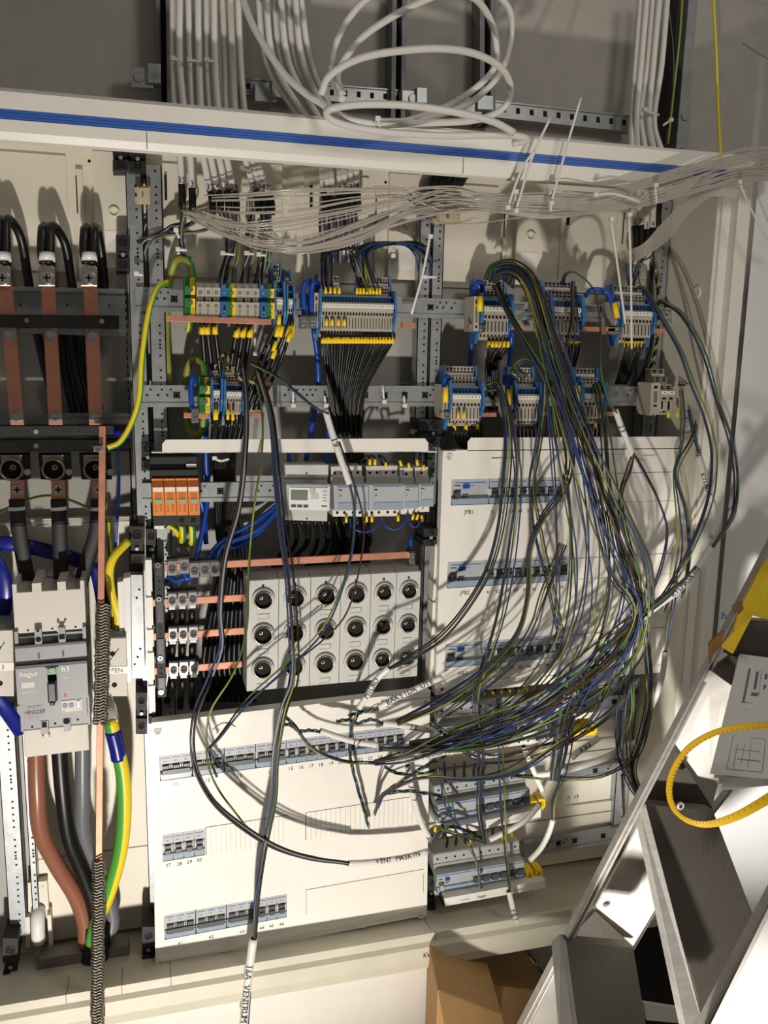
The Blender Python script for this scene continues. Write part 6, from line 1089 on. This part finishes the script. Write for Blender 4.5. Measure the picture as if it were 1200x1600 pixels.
m = MB(); poly(m, [(876, 1492), (882, 1500), (888, 1640), (800, 1640)], 452, .004, 'aluminium_lit'); link('side_plate', m, L)
for x, y in ((883, 1577), (1062, 1258), (945, 1474), (883, 1464)):
    m = MB(); q = at(x, y, -.520); m.ring(q, (0, -1, 0), .003, .0065, .004, 'aluminium', 16); m.cyl(q, q + Vector((0, -.005, 0)), .0025, 'hole', 10); link('rivet', m, L)
m = MB(); poly(m, [(1006, 1568), (1070, 1578), (1074, 1600), (1010, 1594)], 250, .01, 'white'); one('white_patch', m, 'small strip of white board seen behind the ladder step at the bottom', 'board')
m = MB(); poly(m, [(1216, 1402), (1235, 1660), (1088, 1660)], 800, .006, 'white'); one('white_patch', m, 'added white sheet standing for the blown-out glare in the bottom right corner', 'board')  # added sheet, put in to give the blown-out bright corner
m = MB(); poly(m, [(1000, 1430), (1060, 1430), (1080, 1660), (985, 1660)], 60, .03, 'black_matt'); one('dark_floor_sheet', m, 'added dark sheet standing for the dark floor seen through the ladder', 'dark sheet')  # added dark sheet in place of the dark floor, no bag there
# papers
t = thing('paper_stack', 'stack of white circuit drawings lying on the ladder', 'papers', at(1160, 1200, -.60))
def sheet(pts, mms, name, lab=None, ink=None):
    P = [at(x, y, -k * .001) for (x, y), k in zip(pts, mms)]; m = MB(); m.prism(P, (0, .001, 0), 'paper')
    if ink:
        a, b, c, d = P
        def q(u, v): return a * (1 - u) * (1 - v) + b * u * (1 - v) + c * u * v + d * (1 - u) * v + Vector((0, -.0012, 0))
        for (u0, v0, u1, v1) in ink: m.quad(q(u0, v1), q(u1, v1), q(u1, v0), q(u0, v0), 'ink_soft')
    link(name, m, t, label=lab)
ink = [(.18, .12, .21, .42), (.16, .42, .5, .425), (.3, .14, .34, .3), (.38, .12, .385, .44), (.28, .33, .42, .36), (.24, .48, .46, .484), (.15, .70, .155, .95), (.15, .70, .55, .703), (.15, .95, .55, .953), (.55, .70, .555, .95), (.22, .72, .225, .93), (.3, .75, .304, .9), (.38, .72, .384, .93), (.2, .8, .5, .803), (.25, .87, .52, .874), (.44, .15, .48, .2), (.44, .25, .48, .31)]
sheet([(1156, 1022), (1250, 1034), (1250, 1222), (1110, 1209)], [470, 460, 640, 660], 'top_sheet', 'sheet with a faint circuit drawing', ink)
for i, o in enumerate((2, 5, 8)): sheet([(1154 - o * .4, 1024 + o), (1250, 1036 + o), (1250, 1215 + o), (1112 + o * 2, 1209 + o * 3.2)], [466 - o, 456 - o, 632 - o, 652 - o], 'lower_sheet')
# yellow film and torn tape, yellow strap
m = MB(); P = [at(x, y, -k * .001) for x, y, k in ((1215, 850, 500), (1189, 888, 510), (1166, 932, 520), (1155, 956, 524), (1147, 985, 528), (1127, 1010, 530), (1145, 1022, 536), (1176, 962, 536), (1215, 972, 536))]; m.prism(P, (0, .003, 0), 'film'); one('yellow_film', m, 'yellow plastic film wrapped round the upper ladder stile', 'film')
for i, pts in enumerate([[(1108, 1006), (1120, 992), (1132, 986), (1128, 1008), (1114, 1024), (1110, 1038)], [(1146, 946), (1160, 940), (1162, 952), (1155, 960), (1147, 956)]]): m = MB(); poly(m, pts, 534, .003, 'rust'); one('torn_tape', m, f'{["lower", "upper"][i]} scrap of torn brown tape on the ladder stile', 'tape', 'scraps of torn tape')
m = MB(); sp = [(1215, 1133, 700), (1160, 1136, 705), (1115, 1146, 700), (1076, 1170, 690), (1052, 1205, 680), (1046, 1240, 675), (1056, 1268, 675), (1078, 1284, 680), (1110, 1288, 690), (1155, 1274, 700), (1215, 1240, 710)]
C0 = px(sp); n = len(C0); hw = [.0045 if i < n * .2 else (.0030 + .0022 * abs(math.sin(i / n * 5))) if i < n * .7 else .0035 + (i / n - .7) / .3 * .006 for i in range(n)]
vs_ = []
for i, p in enumerate(C0):
    T = (C0[min(i + 1, n - 1)] - C0[max(i - 1, 0)]).normalized(); N = Vector((-T.z, 0, T.x)).normalized(); D = Vector((0, .0012, 0)); vs_ += [p + N * hw[i], p - N * hw[i], p - N * hw[i] + D, p + N * hw[i] + D]
fs = []
for i in range(n - 1):
    for q in range(4): fs.append((4 * i + q, 4 * i + (q + 1) % 4, 4 * i + 4 + (q + 1) % 4, 4 * i + 4 + q))
m.add(vs_, fs, 'strap')
for i in range(2, n - 2, 1):
    T = (C0[i + 1] - C0[i - 1]).normalized(); N = Vector((-T.z, 0, T.x)).normalized(); p = C0[i] + Vector((0, -.0004, 0)); m.quad(p + N * hw[i] * .9, p + T * .0006 + N * hw[i] * .9, p + T * .0006 + N * hw[i] * .3, p + N * hw[i] * .3, 'brown_wire')
one('measuring_tape', m, 'yellow looped tape with fine marks hanging in front of the ladder', 'measuring tape')
m = MB(); m.text('KV1', at(668, 1496, -.2165), at(676, 1495, -.2165) - at(668, 1496, -.2165), (0, 0, 1), .012, 'ink')
P_ = m; o = link('handwritten_mark', P_, cab, label='small handwritten mark on the bottom rim')
